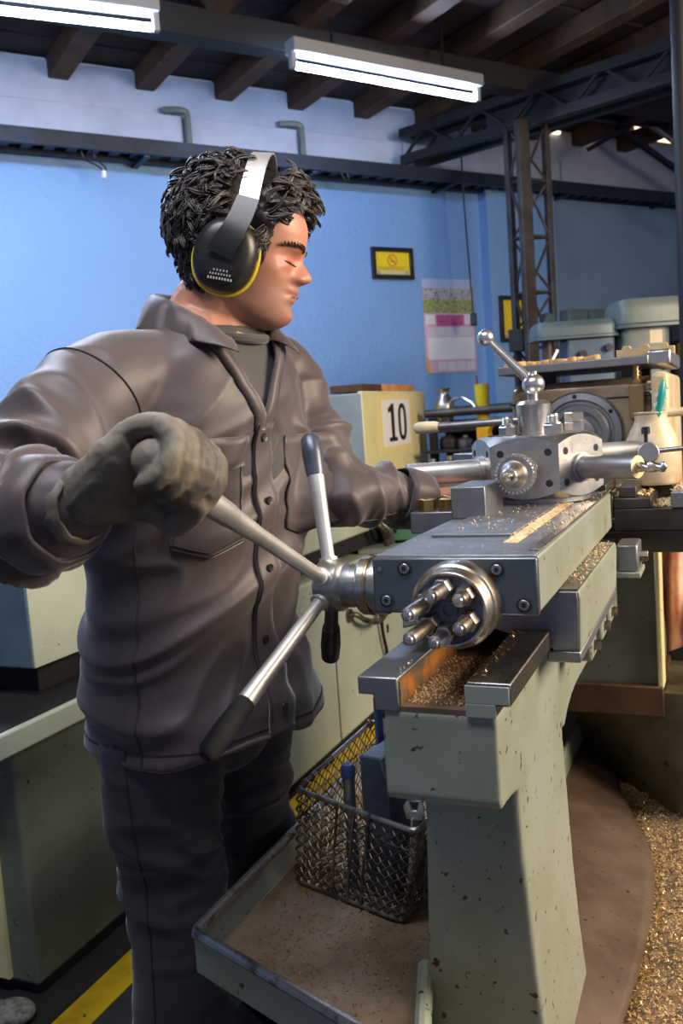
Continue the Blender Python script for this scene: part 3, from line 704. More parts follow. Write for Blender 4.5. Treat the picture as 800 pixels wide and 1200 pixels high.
# cream-knobbed lever behind the turret
lv0, lv1 = V(-.556,1.80,1.2505), V(-.39,1.80,1.2530)
lk = MB().tube([lv1 + V(.06,.02,0), lv1, lv0], .0078, n=14).build('feed_lever', 'dull', LA)
d_ = (lv0 - lv1).normalized()
MB().lathe(lv0 - d_*.006, d_, [(.0095,0),(.0118,.006),(.0128,.028),(.0128,.042),(.0105,.050),(.005,.0535),(0,.054)], 24).build('cream_knob', 'cream_plastic', lk, label='cream plastic knob')
MB().tube([lv1 + V(.06,.02,0), lv1 + V(.08,.05,-.04), lv1 + V(.09,.30,-.10)], .010, n=12).build('lever_arm', 'dull', lk)

# cross slide with stepped blocks, on the right behind the turret
cs = MB().box((-.206,1.80,1.025),(-.03,1.98,1.069)).build('cross_slide', 'black_steel', LA, bevel=0.002)
MB().box((-.206,1.80,1.0695),(-.136,1.98,1.090)).build('step_block', 'black_steel', cs, bevel=0.002)
MB().box((-.196,1.81,1.0905),(-.164,1.97,1.112)).build('step_block', 'black_steel', cs, bevel=0.002)
MB().box((-.248,1.79,1.095),(-.217,1.95,1.119)).build('step_block', 'black_steel', cs, bevel=0.002)
MB().box((-.250,1.80,1.05),(-.207,1.98,1.0945)).build('step_block', 'black_steel', cs, bevel=0.002)
MB().box((-.100,1.795,1.0695),(-.03,1.95,1.100)).build('step_block', 'dull', cs, bevel=0.002)
MB().box((-.26,1.79,1.012),(0.10,2.0,1.0245)).build('cross_way', 'blackmatte', LA)
MB().box((-.20,1.82,.980),(0.10,2.0,1.0115)).build('cross_apron', 'paint_dirty', LA, bevel=0.003)

# headstock on its pedestal
hb = rings = []
HS = MB().box((-.475,2.15,1.02),(-.135,2.62,1.330)).build('headstock', mat('oily_headstock_paint', srgb(176,156,128), 0.26, 0.4, srgb(118,92,66), 6, 0.42, 0.68, bump=0.06, bscale=30), LA, bevel=0.022, seg=4)
MB().box((-.476,2.149,1.283),(-.134,2.621,1.287)).build('parting_line', 'blackmatte', HS)
MB().box((-.150,2.08,1.00),(-.113,2.60,1.335)).build('side_cover', mat('beige_cover_paint', srgb(206,192,152), .4, 0, srgb(176,152,112), 8), HS, bevel=0.012, seg=3)
sp = V(-.312, 2.15, 1.207)
cn = MB().lathe(sp, (0,-1,0), [(.098,0),(.098,.030),(.094,.036),(.080,.038),(.078,.032),(.072,.032),(.070,.046),(.066,.052),(.054,.052),(.052,.040),(.040,.040),(.038,.060),(.030,.062),(.016,.062),(.016,.02),(0,.02)], 56).build('collet_chuck', 'dull', LA, ang=25)
for k in range(6):
    a = 2*PI*k/6 + .6; q = sp + V(math.cos(a)*.087, -.0375, math.sin(a)*.087)
    MB().lathe(q + V(0,.003,0), (0,-1,0), [(.005,0),(.005,.0035)], 14).build('screw_hole', 'blackmatte', cn)
cv = MB().box((-.200,2.115,1.235),(-.168,2.150,1.312)).build('valve_block', mat('tan_valve_paint', srgb(150,122,86), 0.35, 0.3), LA, bevel=0.003)
MB().lathe((-.184,2.13,1.3121), (0,0,1), [(.012,0),(.012,.010),(.006,.0105),(.006,.018),(.0085,.0185),(.0085,.021),(.006,.0215),(.006,.026),(.0085,.0265),(.0085,.029),(.006,.0295),(.006,.036),(.0075,.0365),(.0075,.046),(0,.046)], 16).build('brass_fitting', 'brass', cv, ang=25)
MB().tube(smooth_path([V(-.168,2.13,1.295), V(-.150,2.12,1.29), V(-.147,2.115,1.26), V(-.155,2.11,1.23), V(-.158,2.13,1.20)]), .0055).build('coolant_pipe', 'steel', cv)
MB().cyl((-.12,2.06,1.245),(.08,2.06,1.250),.0095,n=14).build('handle_bar', 'cream_plastic', LA)
# pedestal
pd = MB().box((-.40,2.05,.64),(-.150,2.60,1.02)).build('pedestal', 'paint_grey', LA, bevel=0.004)
MB().box((-.41,2.03,.575),(-.140,2.60,.645)).build('pedestal_band', mat('brown_oily_band', srgb(92,66,44), 0.4, 0.2, srgb(66,46,30), 10), LA, bevel=0.004)
of = MB()
of.box((-.153,2.035,.62),(-.140,2.10,1.00)).box((-.153,2.035,.606),(.12,2.10,.618))
of.build('door_frame', 'cream', LA, bevel=0.004)
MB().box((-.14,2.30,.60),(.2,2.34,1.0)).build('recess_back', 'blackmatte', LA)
MB().box((-.14,2.06,.598),(.2,2.34,.612)).build('recess_floor', 'chipbed', LA)
# bulging base under the headstock
rg = []
for z, f in ((.630,0),(.60,.10),(.54,.35),(.46,.72),(.352,1.0)):
    ring = []
    for k in range(31):
        t = k/30; x = -.60 + 1.1*t
        y0 = 2.035; y1 = float(np.interp(x, [-.6,-.40,-.326,-.25,-.18,-.107,0,.15,.5], [2.42,2.38,2.30,2.20,2.09,2.00,1.91,1.85,1.8]))
        ring.append(V(x, lerp(y0, y1, f), z))
    ring += [V(.5,2.7,z), V(-.6,2.7,z)]
    rg.append(ring)
MB().loft(rg).build('pedestal_foot', 'paint_dirty', LA, ang=50)

# rag in the recess
def rag():
    mb = MB(); rows = []
    for j in range(13):
        z = .985 - .29*j/12; row = []
        for k in range(15):
            t = k/14; x = -.150 + .080*t + .030*j/12*(t*0.6+.5); y = 2.13 + .028*math.sin(t*9 + j*.25) + .01*math.sin(j*.7)
            row.append(V(x, y, z + .02*math.sin(t*5)*(j/12)))
        rows.append(row)
    vs = [p for r in rows for p in r]; n = 15
    mb.add(vs, [(j*n+i, j*n+i+1, (j+1)*n+i+1, (j+1)*n+i) for j in range(12) for i in range(14)])
    o = mb.build('wiping_rag', 'rag', ang=80); s_ = o.modifiers.new('thick', 'SOLIDIFY'); s_.thickness = .004
    tag(o, 'pink cloth rag hanging in the lathe base opening', 'rag')
rag()

# tray of parts on the headstock
tr = thing('parts_tray', (-.31,2.35,1.332), 'flat dark steel tray lying on top of the lathe headstock', 'tray')
MB().box((-.490,2.10,1.3545),(-.155,2.56,1.374)).build('plate', 'dull', tr, bevel=0.002)
MB().box((-.158,2.13,1.350),(-.110,2.56,1.385)).build('end_bar', 'steel', tr, bevel=0.005)
for x in (-.44, -.20):
    for y in (2.2, 2.5): MB().box((x-.02,y-.02,1.3305),(x+.02,y+.02,1.3545)).build('foot', 'black_steel', tr)
prof = [(0,0)]
W_ = .125
for k in range(3):
    c_ = .022 + .040*k
    prof += [(c_-.014,.018),(c_-.010,.018),(c_-.007,.026),(c_+.007,.026),(c_+.010,.018),(c_+.014,.018)]
prof = [(0,0),(0,.018)] + prof[1:] + [(W_,.018),(W_,0)]
o = MB().prism([(-.228 + x, 2.16, 1.3745 + z) for x, z in prof], (0,.03,0)).build('notched_strip', mat('beige_fibre', srgb(196,174,134), 0.6, 0.0, srgb(170,146,106), 20), bevel=0.001)
tag(o, 'beige notched wooden strip standing on the steel tray', 'wood strip')
ORD = 'first second third fourth fifth sixth seventh eighth ninth tenth eleventh twelfth thirteenth fourteenth fifteenth sixteenth'.split()
for k in range(16):
    x = -.475 + .0135*k + rnd.uniform(-.004,.004); y = 2.15 + rnd.uniform(0,.05)
    a = rnd.uniform(-.5,.5); r_ = rnd.uniform(.010,.017)
    o = MB().lathe((x,y,1.3748), (rnd.uniform(-.1,.1),rnd.uniform(-.1,.1),1), [(r_,0),(r_*1.05,.003),(r_*.9,.008+.004*rnd.random()),(r_*.5,.010),(0,.0105)], 9).build('wood_disc', 'wood', ang=40)
    tag(o, 'pale wooden disc on the steel tray, %s from the left in its row' % ORD[k], 'wood disc', 'pale wooden discs on the headstock tray')
o = MB().bar((-.392,2.24,1.376),(-.374,2.25,1.412),.003,.007).build('white_stick', 'paper', bevel=0.001); tag(o, 'small white stick leaning up from the steel tray', 'stick')

# cut plastic container with a teal brush
kc = thing('plastic_container', (-.145,1.98,1.07), 'cream plastic container with narrow open neck beside the headstock', 'container')
MB().lathe((-.145,1.985,1.1005), (0,0,1), [(0,0),(.054,0),(.058,.006),(.058,.070),(.055,.085),(.046,.105),(.036,.125),(.0325,.135),(.0325,.146),(.0345,.147),(.0345,.150),(.030,.150),(.029,.140),(.028,.12)], 36).build('body', mat('aged_container_plastic', srgb(204,186,154), .4, 0, srgb(182,158,122), 20), kc, ang=40)
MB().box((-.20,1.99,1.0695),(-.095,2.04,1.1005)).build('base', 'paint_dirty', kc)
tb = thing('teal_brush', (-.125,1.985,1.23), 'teal plastic brush handle standing in the cream container', 'brush')
p0, p1 = V(-.146,1.975,1.150), V(-.116,1.965,1.315)
MB().tube([p0, p0.lerp(p1,.55), p0.lerp(p1,.8), p0.lerp(p1,.93), p1], [.011,.013,.0165,.014,.006], n=16, sq=.5).build('handle', 'teal', tb)
for t in (.60,.72,.84):
    q = p0.lerp(p1, t); MB().bar(q + V(-.013,-.0085,-.006), q + V(.013,-.0085,.010), .0012, .006, up=(0,0,1)).build('white_mark', 'paper', tb)

# brass hexagon pieces on the index block
for i, (x, y, lb) in enumerate(((-.450,1.385,'small brass hexagon piece at the near left corner of the index block'), (-.414,1.385,'small brass hexagon piece at the near right corner of the index block'), (-.425,1.435,'small brass hexagon piece farthest back on the index block'))):
    o = MB().lathe((x,y,1.1234), (0,0,1), [(.0150,0),(.0158,.001),(.0158,.0175),(.0148,.019),(0,.019)], 6).build('brass_piece', 'brass', bevel=0.0006, ang=25)
    tag(o, lb, 'brass piece', 'brass pieces on the index block')
# ------------------------------------------------------------------ chip pan
def inset(poly, d):
    n = len(poly); out = []
    for i in range(n):
        p, a, b = Vector(poly[i]), Vector(poly[i-1]), Vector(poly[(i+1) % n])
        e1 = (p-a).normalized(); e2 = (b-p).normalized(); n1 = Vector((-e1.y, e1.x)); n2 = Vector((-e2.y, e2.x))
        m = (n1+n2); m = m/max(m.length_squared, 1e-9)*2
        out.append((p.x + m.x*d, p.y + m.y*d))
    return out
outl = [(-.685,.972),(-.680,.962),(-.322,.822),(-.318,.835),(-.368,1.00),(-.368,2.4),(-.675,2.4),(-.685,2.39)]
pan = thing('chip_pan', (-.25,1.4,0), 'grey-green steel chip pan with worn rim around the lathe leg', 'chip pan')
def ring_at(d, z, o=None): return [V(x, y, z) for x, y in inset(o or outl, d)]
MB().loft([ring_at(.05,.488), ring_at(.0,.545), ring_at(.002,.548)]).build('pan_underside', 'paint', pan, ang=30)
MB().loft([ring_at(.004,.5475), ring_at(.012,.5490)]).build('pan_floor', 'rust', pan, smooth=False)
wl = [(-.685,2.4),(-.685,.972),(-.680,.962),(-.322,.822)]
wi = [(-.679,2.4),(-.679,.974),(-.677,.968),(-.320,.828)]
mb = MB(); mb.v = [V(x, y, z) for z in (.545,.600) for x, y in wl] + [V(x, y, z) for z in (.600,.545) for x, y in wi]
mb.f = [(r*4+i, r*4+i+1, ((r+1) % 4)*4+i+1, ((r+1) % 4)*4+i) for r in range(4) for i in range(3)]
mb.build('pan_wall', 'paint', pan, ang=30)
MB().tube([V((a+c)/2, (b+d)/2, .600) for (a, b), (c, d) in zip(wl, wi)], .0075, n=10).build('rim', 'rim', pan)
MB().tube(smooth_path([V(-.322,.84,.547), V(-.345,.92,.549), V(-.372,1.015,.549), V(-.385,1.06,.547)]), [.011]*19, n=10).build('pan_lip', 'paint', pan)
deep = [(-.366,.72),(.28,.72),(.30,.74),(.30,2.7),(-.366,2.7)]
MB().loft([ring_at(.03,.30,deep), ring_at(.0,.34,deep), ring_at(-.0005,.484,deep), ring_at(.006,.484,deep), ring_at(.010,.36,deep), ring_at(.02,.345,deep)]).build('deep_pan', 'paint', pan, ang=30)
MB().loft([ring_at(.011,.3455,deep), ring_at(.02,.347,deep)]).build('deep_pan_floor', 'rust', pan, smooth=False)
MB().box((-.36,1.02,0),(.10,2.3,.30)).build('pan_base', 'paint_dirty', pan, bevel=0.01)
# curved sheet beside the leg
edge = [(-.300,2.27),(-.275,2.20),(-.240,2.06),(-.205,1.95),(-.158,1.79),(-.141,1.63),(-.145,1.442),(-.157,1.286),(-.170,1.15),(-.18,1.0)]
edge = [tuple(p[:2]) for p in smooth_path([V(x,y,0) for x,y in edge], 4)]
mb = MB(); cols_ = len(edge); NJ = 8
for j in range(NJ+1):
    t = j/NJ
    for (x, y) in edge:
        xi = -.235 if y < 1.36 else lerp(-.235, -.36, min(1,(y-1.36)/.5)); mb.v.append(V(lerp(xi, x, t), y, .425 - .040*t**1.1 - .008*t))
mb.f = [(j*cols_+i, j*cols_+i+1, (j+1)*cols_+i+1, (j+1)*cols_+i) for j in range(NJ) for i in range(cols_-1)]
o = mb.build('deflector_sheet', mat('greasy_sheet', srgb(126,108,94), 0.30, 0.4, srgb(92,74,62), 6, 0.35, 0.65, bump=0.12, bscale=90, chip=srgb(70,50,36), cscale=90, cthr=0.68), pan, ang=180)
m_ = o.modifiers.new('thick', 'SOLIDIFY'); m_.thickness = .003

# chips
def chip_mound():
    mb = MB(); nx, ny = 60, 120
    for j in range(ny+1):
        for i in range(nx+1):
            x = -.39 + .68*i/nx; y = .76 + 1.6*j/ny
            e = min(1, max(0, (x+.24)*7));
            z = .350 + .014*e + .020*noise.noise(V(x*9, y*9, 1)) * e + .008*noise.noise(V(x*40, y*40, 3)) + .03*max(0, (x+.05))*e
            z += .006*noise.noise(V(x*110, y*110, 5))
            mb.v.append(V(x, y, max(z, .3475)))
    mb.f = [(j*(nx+1)+i, j*(nx+1)+i+1, (j+1)*(nx+1)+i+1, (j+1)*(nx+1)+i) for j in range(ny) for i in range(nx)]
    return mb
cm = chip_mound()
o = cm.build('chip_heap', 'chipbed', ang=180, kind='stuff'); tag(o, 'heap of golden metal chips filling the pan right of the leg', 'metal chips')
flm = [mat('gold_flake', (0.78,0.56,0.27), 0.32, 0.9), mat('tan_flake', srgb(206,166,108), 0.5), mat('dark_flake', srgb(98,70,40), 0.5, 0.4)]
def flakes(name, pts, size, m, label, parent=None, seed=1):
    r = random.Random(seed); mb = MB()
    for p in pts:
        L_ = size*r.uniform(.5,1.5); wd = size*r.uniform(.25,.5); a = r.uniform(0, 2*PI); t = r.uniform(-.5,.9)
        d = V(math.cos(a)*math.cos(t), math.sin(a)*math.cos(t), math.sin(t)); u = V(-math.sin(a), math.cos(a), r.uniform(-.4,.4))*wd*.5
        c = Vector(p) + V(0,0,abs(d.z)*L_*.5 + .0005); k = V(0,0,L_*.22*r.uniform(-1,1))
        mb.add([c-d*L_*.5-u, c-d*L_*.5+u, c+k+u, c+k-u, c+d*L_*.5+u, c+d*L_*.5-u], [(0,1,2,3),(3,2,4,5)])
    o = mb.build(name, m, parent, smooth=False, kind='stuff')
    if label: tag(o, label, 'metal chips')
    return o
tri = [ (cm.v[i]) for i in range(len(cm.v)) ]
def heap_pts(n, seed):
    r = random.Random(seed); out = []
    while len(out) < n:
        p = r.choice(tri)
        if p.x < -.20 or p.y < 1.05: continue
        out.append(p + V(r.uniform(-.005,.005), r.uniform(-.005,.005), .001))
    return out
flakes('metal_chips', heap_pts(14000, 3), .0040, flm[1], 'fine pale tan turnings scattered over the chip heap', seed=5)
flakes('metal_chips', heap_pts(8000, 4), .0038, flm[0], 'bright brass-coloured turnings scattered over the chip heap', seed=6)
def rect_pts(n, x0, x1, y0, y1, z, seed, pw=1.0):
    r = random.Random(seed); return [V(lerp(x0,x1,r.random()), lerp(y0,y1,r.random()**pw), z) for _ in range(n)]
flakes('slide_chips', rect_pts(150,-.262,-.205,1.16,1.70,1.1128,1) + rect_pts(260,-.262,-.238,1.10,1.60,1.113,2) + rect_pts(120,-.37,-.264,1.18,1.52,1.116,3) + rect_pts(40,-.39,-.21,1.02,1.16,1.1118,4) + rect_pts(260,-.262,-.205,1.14,1.72,1.1128,41), .0034, 'sawdust', 'pale turnings sprinkled on top of the lathe slide', seed=9)
flakes('saddle_chips', rect_pts(150,-.202,-.180,1.18,1.54,1.0434,5) + rect_pts(150,-.202,-.180,1.18,1.54,1.0434,51), .0034, 'sawdust', 'pale turnings sprinkled along the saddle edge', seed=10)
flakes('way_chips', rect_pts(60,-.262,-.245,.93,1.15,.9903,6) + rect_pts(14,-.35,-.345,.93,.98,.9903,61), .0036, flm[0], 'golden turnings sprinkled on the right bed way', seed=11)
flakes('slot_chips', rect_pts(1100,-.340,-.268,.925,1.12,.9575,7), .0034, flm[1], 'golden turnings lying in the bed slot', seed=12)
flakes('block_chips', rect_pts(420,-.16,-.104,1.81,1.95,1.070,8) + rect_pts(420,-.205,-.14,1.82,1.97,1.0915,9) + rect_pts(120,-.10,-.04,1.80,1.94,1.101,10) + rect_pts(120,-.246,-.20,1.8,1.95,1.10,13), .0065, 'sawdust', 'pale turnings heaped on the stepped cross slide blocks', seed=13)
flakes('pan_chips', rect_pts(700,-.64,-.40,.93,1.22,.5492,14), .0030, flm[2], 'dark fine chips scattered on the left pan floor', seed=14)

# ------------------------------------------------------------------ wire basket
TL, TR, BL, BR = V(-.642,1.22,.700), V(-.409,1.128,.700), V(-.607,1.475,.728), V(-.388,1.375,.722)
tl, tr_, bl, br_ = V(-.648,1.205,.556), V(-.446,1.140,.556), V(-.618,1.42,.556), V(-.408,1.352,.556)
bk = thing('wire_basket', (-.53,1.28,.556), 'greasy wire mesh basket standing in the chip pan beside the leg', 'basket')
def bil(a, b, c, d, u, v): return a.lerp(b, u).lerp(c.lerp(d, u), v)
def rounded(pts, r=.018, n=5):
    out = []; m = len(pts)
    for i in range(m):
        p = pts[i]; a = (pts[i-1]-p).normalized(); b = (pts[(i+1) % m]-p).normalized()
        for k in range(n+1):
            t = k/n; out.append((p+a*r)*(1-t)**2 + p*2*t*(1-t) + (p+b*r)*t*t)
    return out
rimp = rounded([TL, TR, BR, BL])
MB().tube(rimp, .0042, n=10, closed=True).build('rim_wire', 'rim', bk)
MB().tube(rounded([tl, tr_, br_, bl]), .0032, n=8, closed=True).build('base_wire', 'wire', bk)
MB().tube(rounded([TL.lerp(tl,.22), TR.lerp(tr_,.22), BR.lerp(br_,.22), BL.lerp(bl,.22)]), .0016, n=6, closed=True).build('hoop_wire', 'wire', bk)
def mesh_side(a, b, c, d, nu, nv, nm):
    mb = MB(); bulge = (b-a).cross(c-a).normalized()*.0012
    for s_ in (1, -1):
        for k in range(-nv, nu+nv):
            pts = []
            for q in range(nv*2+1):
                v = q/(nv*2); u = (k + s_*q/2)/nu
                if 0 <= u <= 1: pts.append(bil(a,b,c,d,u,v) + bulge*s_*(1 if q % 2 else -1))
            if len(pts) > 1: mb.tube(pts, .0012, n=4)
    return mb.build(nm, 'wire', bk, kind='stuff', smooth=False)
mesh_side(TL, TR, tl, tr_, 13, 9, 'mesh_side'); mesh_side(TL, BL, tl, bl, 13, 9, 'mesh_side'); mesh_side(BL, BR, bl, br_, 13, 9, 'mesh_side'); mesh_side(TR, BR, tr_, br_, 13, 9, 'mesh_side'); mesh_side(tl, tr_, bl, br_, 12, 12, 'mesh_bottom')
fn = (TR-TL).cross(tl-TL).normalized()
if fn.y > 0: fn = -fn
for u in (.38,.52,.645):
    p, q = TL.lerp(TR,u) + fn*.003, tl.lerp(tr_,u) + fn*.003
    MB().tube([p + V(0,0,.003), p.lerp(q,.5) + fn*.002, q], .0022, n=8).build('upright_wire', 'wire', bk)
for u in (.08,.16,.33,.40,.94):
    c = TL.lerp(BL, u); pts = []
    for k in range(19):
        a = 2*PI*k/9; pts.append(c + V(math.cos(a)*.0065, (k/18-.5)*.012, math.sin(a)*.0065))
    MB().tube(pts, .0013, n=5).build('wire_tie', 'wire', bk)
# things in the basket
o = MB().bar((-.526,1.300,.560),(-.508,1.258,.842),.011,.030,up=(.5,-.85,0)).build('blue_bar', 'navy', bevel=0.002); tag(o, 'long dark blue flat bar leaning up out of the wire basket', 'bar')
wg = MB().prism([(-.524,1.203,.560),(-.474,1.183,.560),(-.470,1.180,.742),(-.482,1.186,.778),(-.522,1.202,.774)], (.028,.046,.012)).build('wedge_block', 'slate', bevel=0.003); tag(wg, 'slate grey wedge block standing in the wire basket', 'block')
rd_ = thing('round_bar', (-.548,1.208,.56), 'short grey round bar with navy cap standing in the wire basket', 'bar')
MB().cyl((-.548,1.212,.56),(-.541,1.200,.740),.0095,n=20).build('shank', 'dull', rd_); MB().lathe((-.541,1.200,.739),(0,0,1),[(.011,0),(.011,.014),(.008,.020),(0,.021)],20).build('cap', 'navy', rd_)
sp_ = thing('spanner', (-.435,1.165,.56), 'small chrome open spanner standing at the right basket corner', 'spanner')
MB().bar((-.450,1.19,.56),(-.424,1.160,.705),.012,.006).build('shank', 'polish', sp_, bevel=0.002)
MB().prism([(-.437,1.160,.701),(-.412,1.160,.701),(-.408,1.160,.721),(-.416,1.160,.731),(-.420,1.160,.715),(-.429,1.160,.715),(-.433,1.160,.731),(-.441,1.160,.721)], (0,.007,0)).build('jaw', 'polish', sp_, bevel=0.0015)
o = MB().tube([(-.440,1.225,.562),(-.436,1.205,.64),(-.430,1.185,.725)], [.013,.011,.012], n=16).build('grey_handle', 'dull'); tag(o, 'dull grey round handle leaning in the basket next to the spanner', 'handle')
o = MB().bar((-.56,1.36,.560),(-.545,1.36,.70),.03,.012).build('black_plate', 'black', bevel=0.002); tag(o, 'black steel plate standing at the back of the basket', 'plate')
# ------------------------------------------------------------------ machine cabinet at the left
lm = thing('machine_cabinet', (-1.9,2.0,0), 'dark green-grey machine base with pale ledge and blue-grey box, behind the man at left', 'machine')
MB().box((-2.3,1.475,.03),(-1.48,2.15,.615)).build('base', 'olive', lm, bevel=0.012, seg=3)
MB().box((-2.28,1.50,0),(-1.50,2.13,.035)).build('plinth', 'blackmatte', lm)
MB().box((-2.3,1.463,.04),(-1.555,1.478,.60)).build('end_door', 'cream', lm, bevel=0.004)
lg = MB().box((-2.3,1.36,.612),(-1.418,2.16,.668)).build('ledge', 'celadon', lm, bevel=0.006)
MB().box((-2.29,1.372,.6665),(-1.430,2.15,.6705)).build('oily_top', 'blackmatte', lg)
MB().box((-2.2,1.66,.67),(-1.56,2.1,.75)).build('support', 'blackmatte', lm)
ub = MB().box((-2.3,1.585,.748),(-1.5,2.12,1.13)).build('upper_box', 'bluecab', lm, bevel=0.006)
MB().box((-1.503,1.588,.750),(-1.497,2.11,1.126)).build('side_panel', 'celadon', ub, bevel=0.002)
o = MB()
for k in range(3): o.ball((-1.545+.03*k, 1.36+.02*k, .022), (.05,.04,.022), 14, 8)
o = o.build('shop_rag', mat('grey_rag', srgb(150,148,140), .9, 0, srgb(90,90,84), 60, bump=.6, bscale=80), ang=180); tag(o, 'crumpled grey rag on the floor at the bottom left corner', 'rag')

# ------------------------------------------------------------------ machine 10
X0 = -1.405
mt = thing('numbered_machine', (-1.8,3.9,0), 'cream and pale green machine with a white number 10 plate, behind the man', 'machine')
ub = MB().box((-2.25,3.53,.80),(X0-.002,4.39,1.385)).build('upper_cabinet', 'greycab', mt, bevel=0.006)
MB().box((X0-.02,3.532,.95),(X0,4.39,1.391)).build('cream_door', 'cream', ub, bevel=0.003)
fr = MB().box((X0-.001,3.70,1.105),(X0+.0015,4.165,1.375)).build('number_plate_margin', mat('aged_tape', srgb(232,214,150), .5), ub)
pl = MB().box((X0,3.757,1.142),(X0+.003,4.128,1.352)).build('number_plate', 'paper', ub, label='white plate with black number 10')
# flat printed digits, condensed
def digit_poly(pts): return [V(X0+.0031, 3.757 + a*.371, 1.142 + b*.210) for a, b in pts]
MB().prism(digit_poly([(.20,.10),(.48,.10),(.48,.19),(.40,.19),(.40,.92),(.32,.92),(.19,.80),(.19,.72),(.29,.75),(.29,.19),(.20,.19)]), (.0006,0,0)).build('digit_one', 'ink', ub, smooth=False)
mb = MB(); n = 28; vs = []
for k in range(n):
    a = 2*PI*k/n; ca = math.copysign(abs(math.cos(a))**.75, math.cos(a)); sa = math.copysign(abs(math.sin(a))**.75, math.sin(a))
    for rx, rz, o_ in ((.155,.41,.0031),(.155,.41,.0037),(.065,.31,.0037),(.065,.31,.0031)):
        vs.append(V(X0+o_, 3.757 + (.70 + rx*ca)*.371, 1.142 + (.51 + rz*sa)*.210))
mb.add(vs, [(k*4+q, ((k+1) % n)*4+q, ((k+1) % n)*4+(q+1) % 4, k*4+(q+1) % 4) for k in range(n) for q in range(4)])
mb.build('digit_zero', 'ink', ub, smooth=False)
MB().box((-2.2,2.55,.80),(X0,3.53,1.05)).build('side_box', 'celadon', mt, bevel=0.008)
MB().box((-2.15,2.45,.73),(X0-.03,4.3,.80)).build('gap_shelf', 'blackmatte', mt)
lb = MB().box((-2.3,2.2,.03),(X0,4.40,.70)).build('lower_cabinet', 'celadon', mt, bevel=0.012, seg=3)
MB().box((-2.28,2.22,0),(X0-.02,4.38,.035)).build('plinth', 'blackmatte', mt)
MB().box((X0-.002,3.072,.03),(X0+.0012,3.080,.69)).build('door_seam', 'ink', lb)
MB().box((X0-.002,3.60,.03),(X0+.0012,3.606,.40)).build('door_seam', 'ink', lb)
MB().box((X0,3.640,.325),(X0+.003,3.662,.360)).build('keyhole', 'ink', lb)
MB().box((-1.46,3.5,.70),(X0+.10,3.98,.722)).build('drip_shelf', 'paint', mt, bevel=0.003)
el = MB().tube(smooth_path([V(X0,3.226,.500),V(X0+.03,3.24,.500),V(X0+.05,3.28,.47),V(X0+.06,3.38,.44),V(X0+.06,3.47,.445),V(X0+.06,3.55,.50),V(X0+.03,3.60,.56)],5), .012, n=10).build('flexible_conduit', 'wire', mt)
MB().cyl((X0,3.226,.500),(X0+.012,3.226,.500),.028,n=16).build('gland', 'wire', el)
MB().tube(smooth_path([V(X0+.015,3.52,.60),V(X0+.02,3.525,.44),V(X0+.02,3.545,.34),V(X0+.02,3.585,.22),V(X0+.01,3.60,.08)],5), .008, n=8).build('cable', 'black', mt)
for i, (y, r_) in enumerate(((3.50,.012),(3.56,.016),(3.62,.010))):
    MB().tube(smooth_path([V(X0+.02,y,.86),V(X0+.06,y+.02,.80),V(X0+.05,y+.08,.74),V(X0+.02,y+.14,.66)],4), r_, n=8).build('hose', ('wire','dull','black')[i], mt)
gb = MB().box((-1.40,3.66,.735),(-1.24,3.80,.83)).build('green_switch', mat('green_switch_box', srgb(84,128,98), .4), mt, bevel=0.006)
for i, (y0, y1, mm, lb_) in enumerate(((3.60,3.90,'wood_dark','darker wooden board lying on top of the numbered machine'),(3.85,4.32,'wood','lighter orange wooden board lying on top of the numbered machine'))):
    o = MB().box((-1.58,y0,1.3915+i*.0305 if i == 0 else 1.3915),(-1.43,y1-.005 if i else 3.845,1.425)).build('wooden_board', mat('orange_board', srgb(206,146,88),.6,0,srgb(176,112,60),20) if i else mm, bevel=0.003); tag(o, lb_, 'board')

# ------------------------------------------------------------------ bench with tools before the far wall
be_ = thing('workbench', (-1.0,4.4,0), 'pale grey-green workbench with black tool rack in the background', 'workbench')
MB().box((-1.36,4.02,.93),(-.70,4.62,.975)).build('top', 'paint_grey', be_, bevel=0.004)
for x in (-1.33,-.77):
    for y in (4.05,4.55): MB().box((x,y,0),(x+.05,y+.05,.93)).build('leg', 'greycab', be_)
MB().box((-1.30,4.06,.35),(-.75,4.58,.38)).build('lower_shelf', 'greycab', be_)
rk = thing('tool_rack', (-1.05,4.35,.975), 'black steel tool rack standing on the background workbench', 'rack')
for x in (-1.34,-.76):
    for y in (4.22,4.50): MB().box((x,y,.976),(x+.035,y+.035,1.255)).build('post', 'blackmatte', rk)
MB().box((-1.34,4.22,1.18),(-.72,4.54,1.200)).build('shelf', 'black', rk, bevel=0.002)
MB().box((-1.30,4.515,.98),(-.74,4.53,1.235)).build('back_panel', 'blackmatte', rk)
MB().box((-1.34,4.12,1.085),(-.72,4.54,1.10)).build('shelf', 'black', rk, bevel=0.002)
def cupthing():
    t = thing('yellow_cup', (-1.085,4.30,1.2005), 'tall yellow plastic cup with a pencil on the background rack', 'cup')
    MB().lathe((-1.085,4.30,1.2005), (0,0,1), [(.030,0),(.036,.195),(.0375,.1955),(.0375,.201),(.034,.201),(.028,.006),(0,.006)], 24).build('body', 'yellow', t, ang=40)
    MB().cyl((-1.095,4.30,1.21),(-1.108,4.298,1.445),.0042,n=8).build('pencil', mat('red_pencil', srgb(160,60,40),.5), t)
    return t
cupthing()
for i, (z, y, x0, x1, lb) in enumerate(((1.276,4.24,-1.36,-.66,'nearer dark steel bar lying across the black tool rack'),(1.281,4.47,-1.30,-.66,'farther dark steel bar lying across the black tool rack'))):
    o = MB().cyl((x0,y,z),(x1,y+.02,z),.020+.004*i,n=16).build('steel_bar', 'black_steel', bevel=0.002); tag(o, lb, 'bar')
o = thing('metal_jug', (-1.285,4.33,1.2005), 'small shiny metal jug standing at the left end of the tool rack', 'jug')
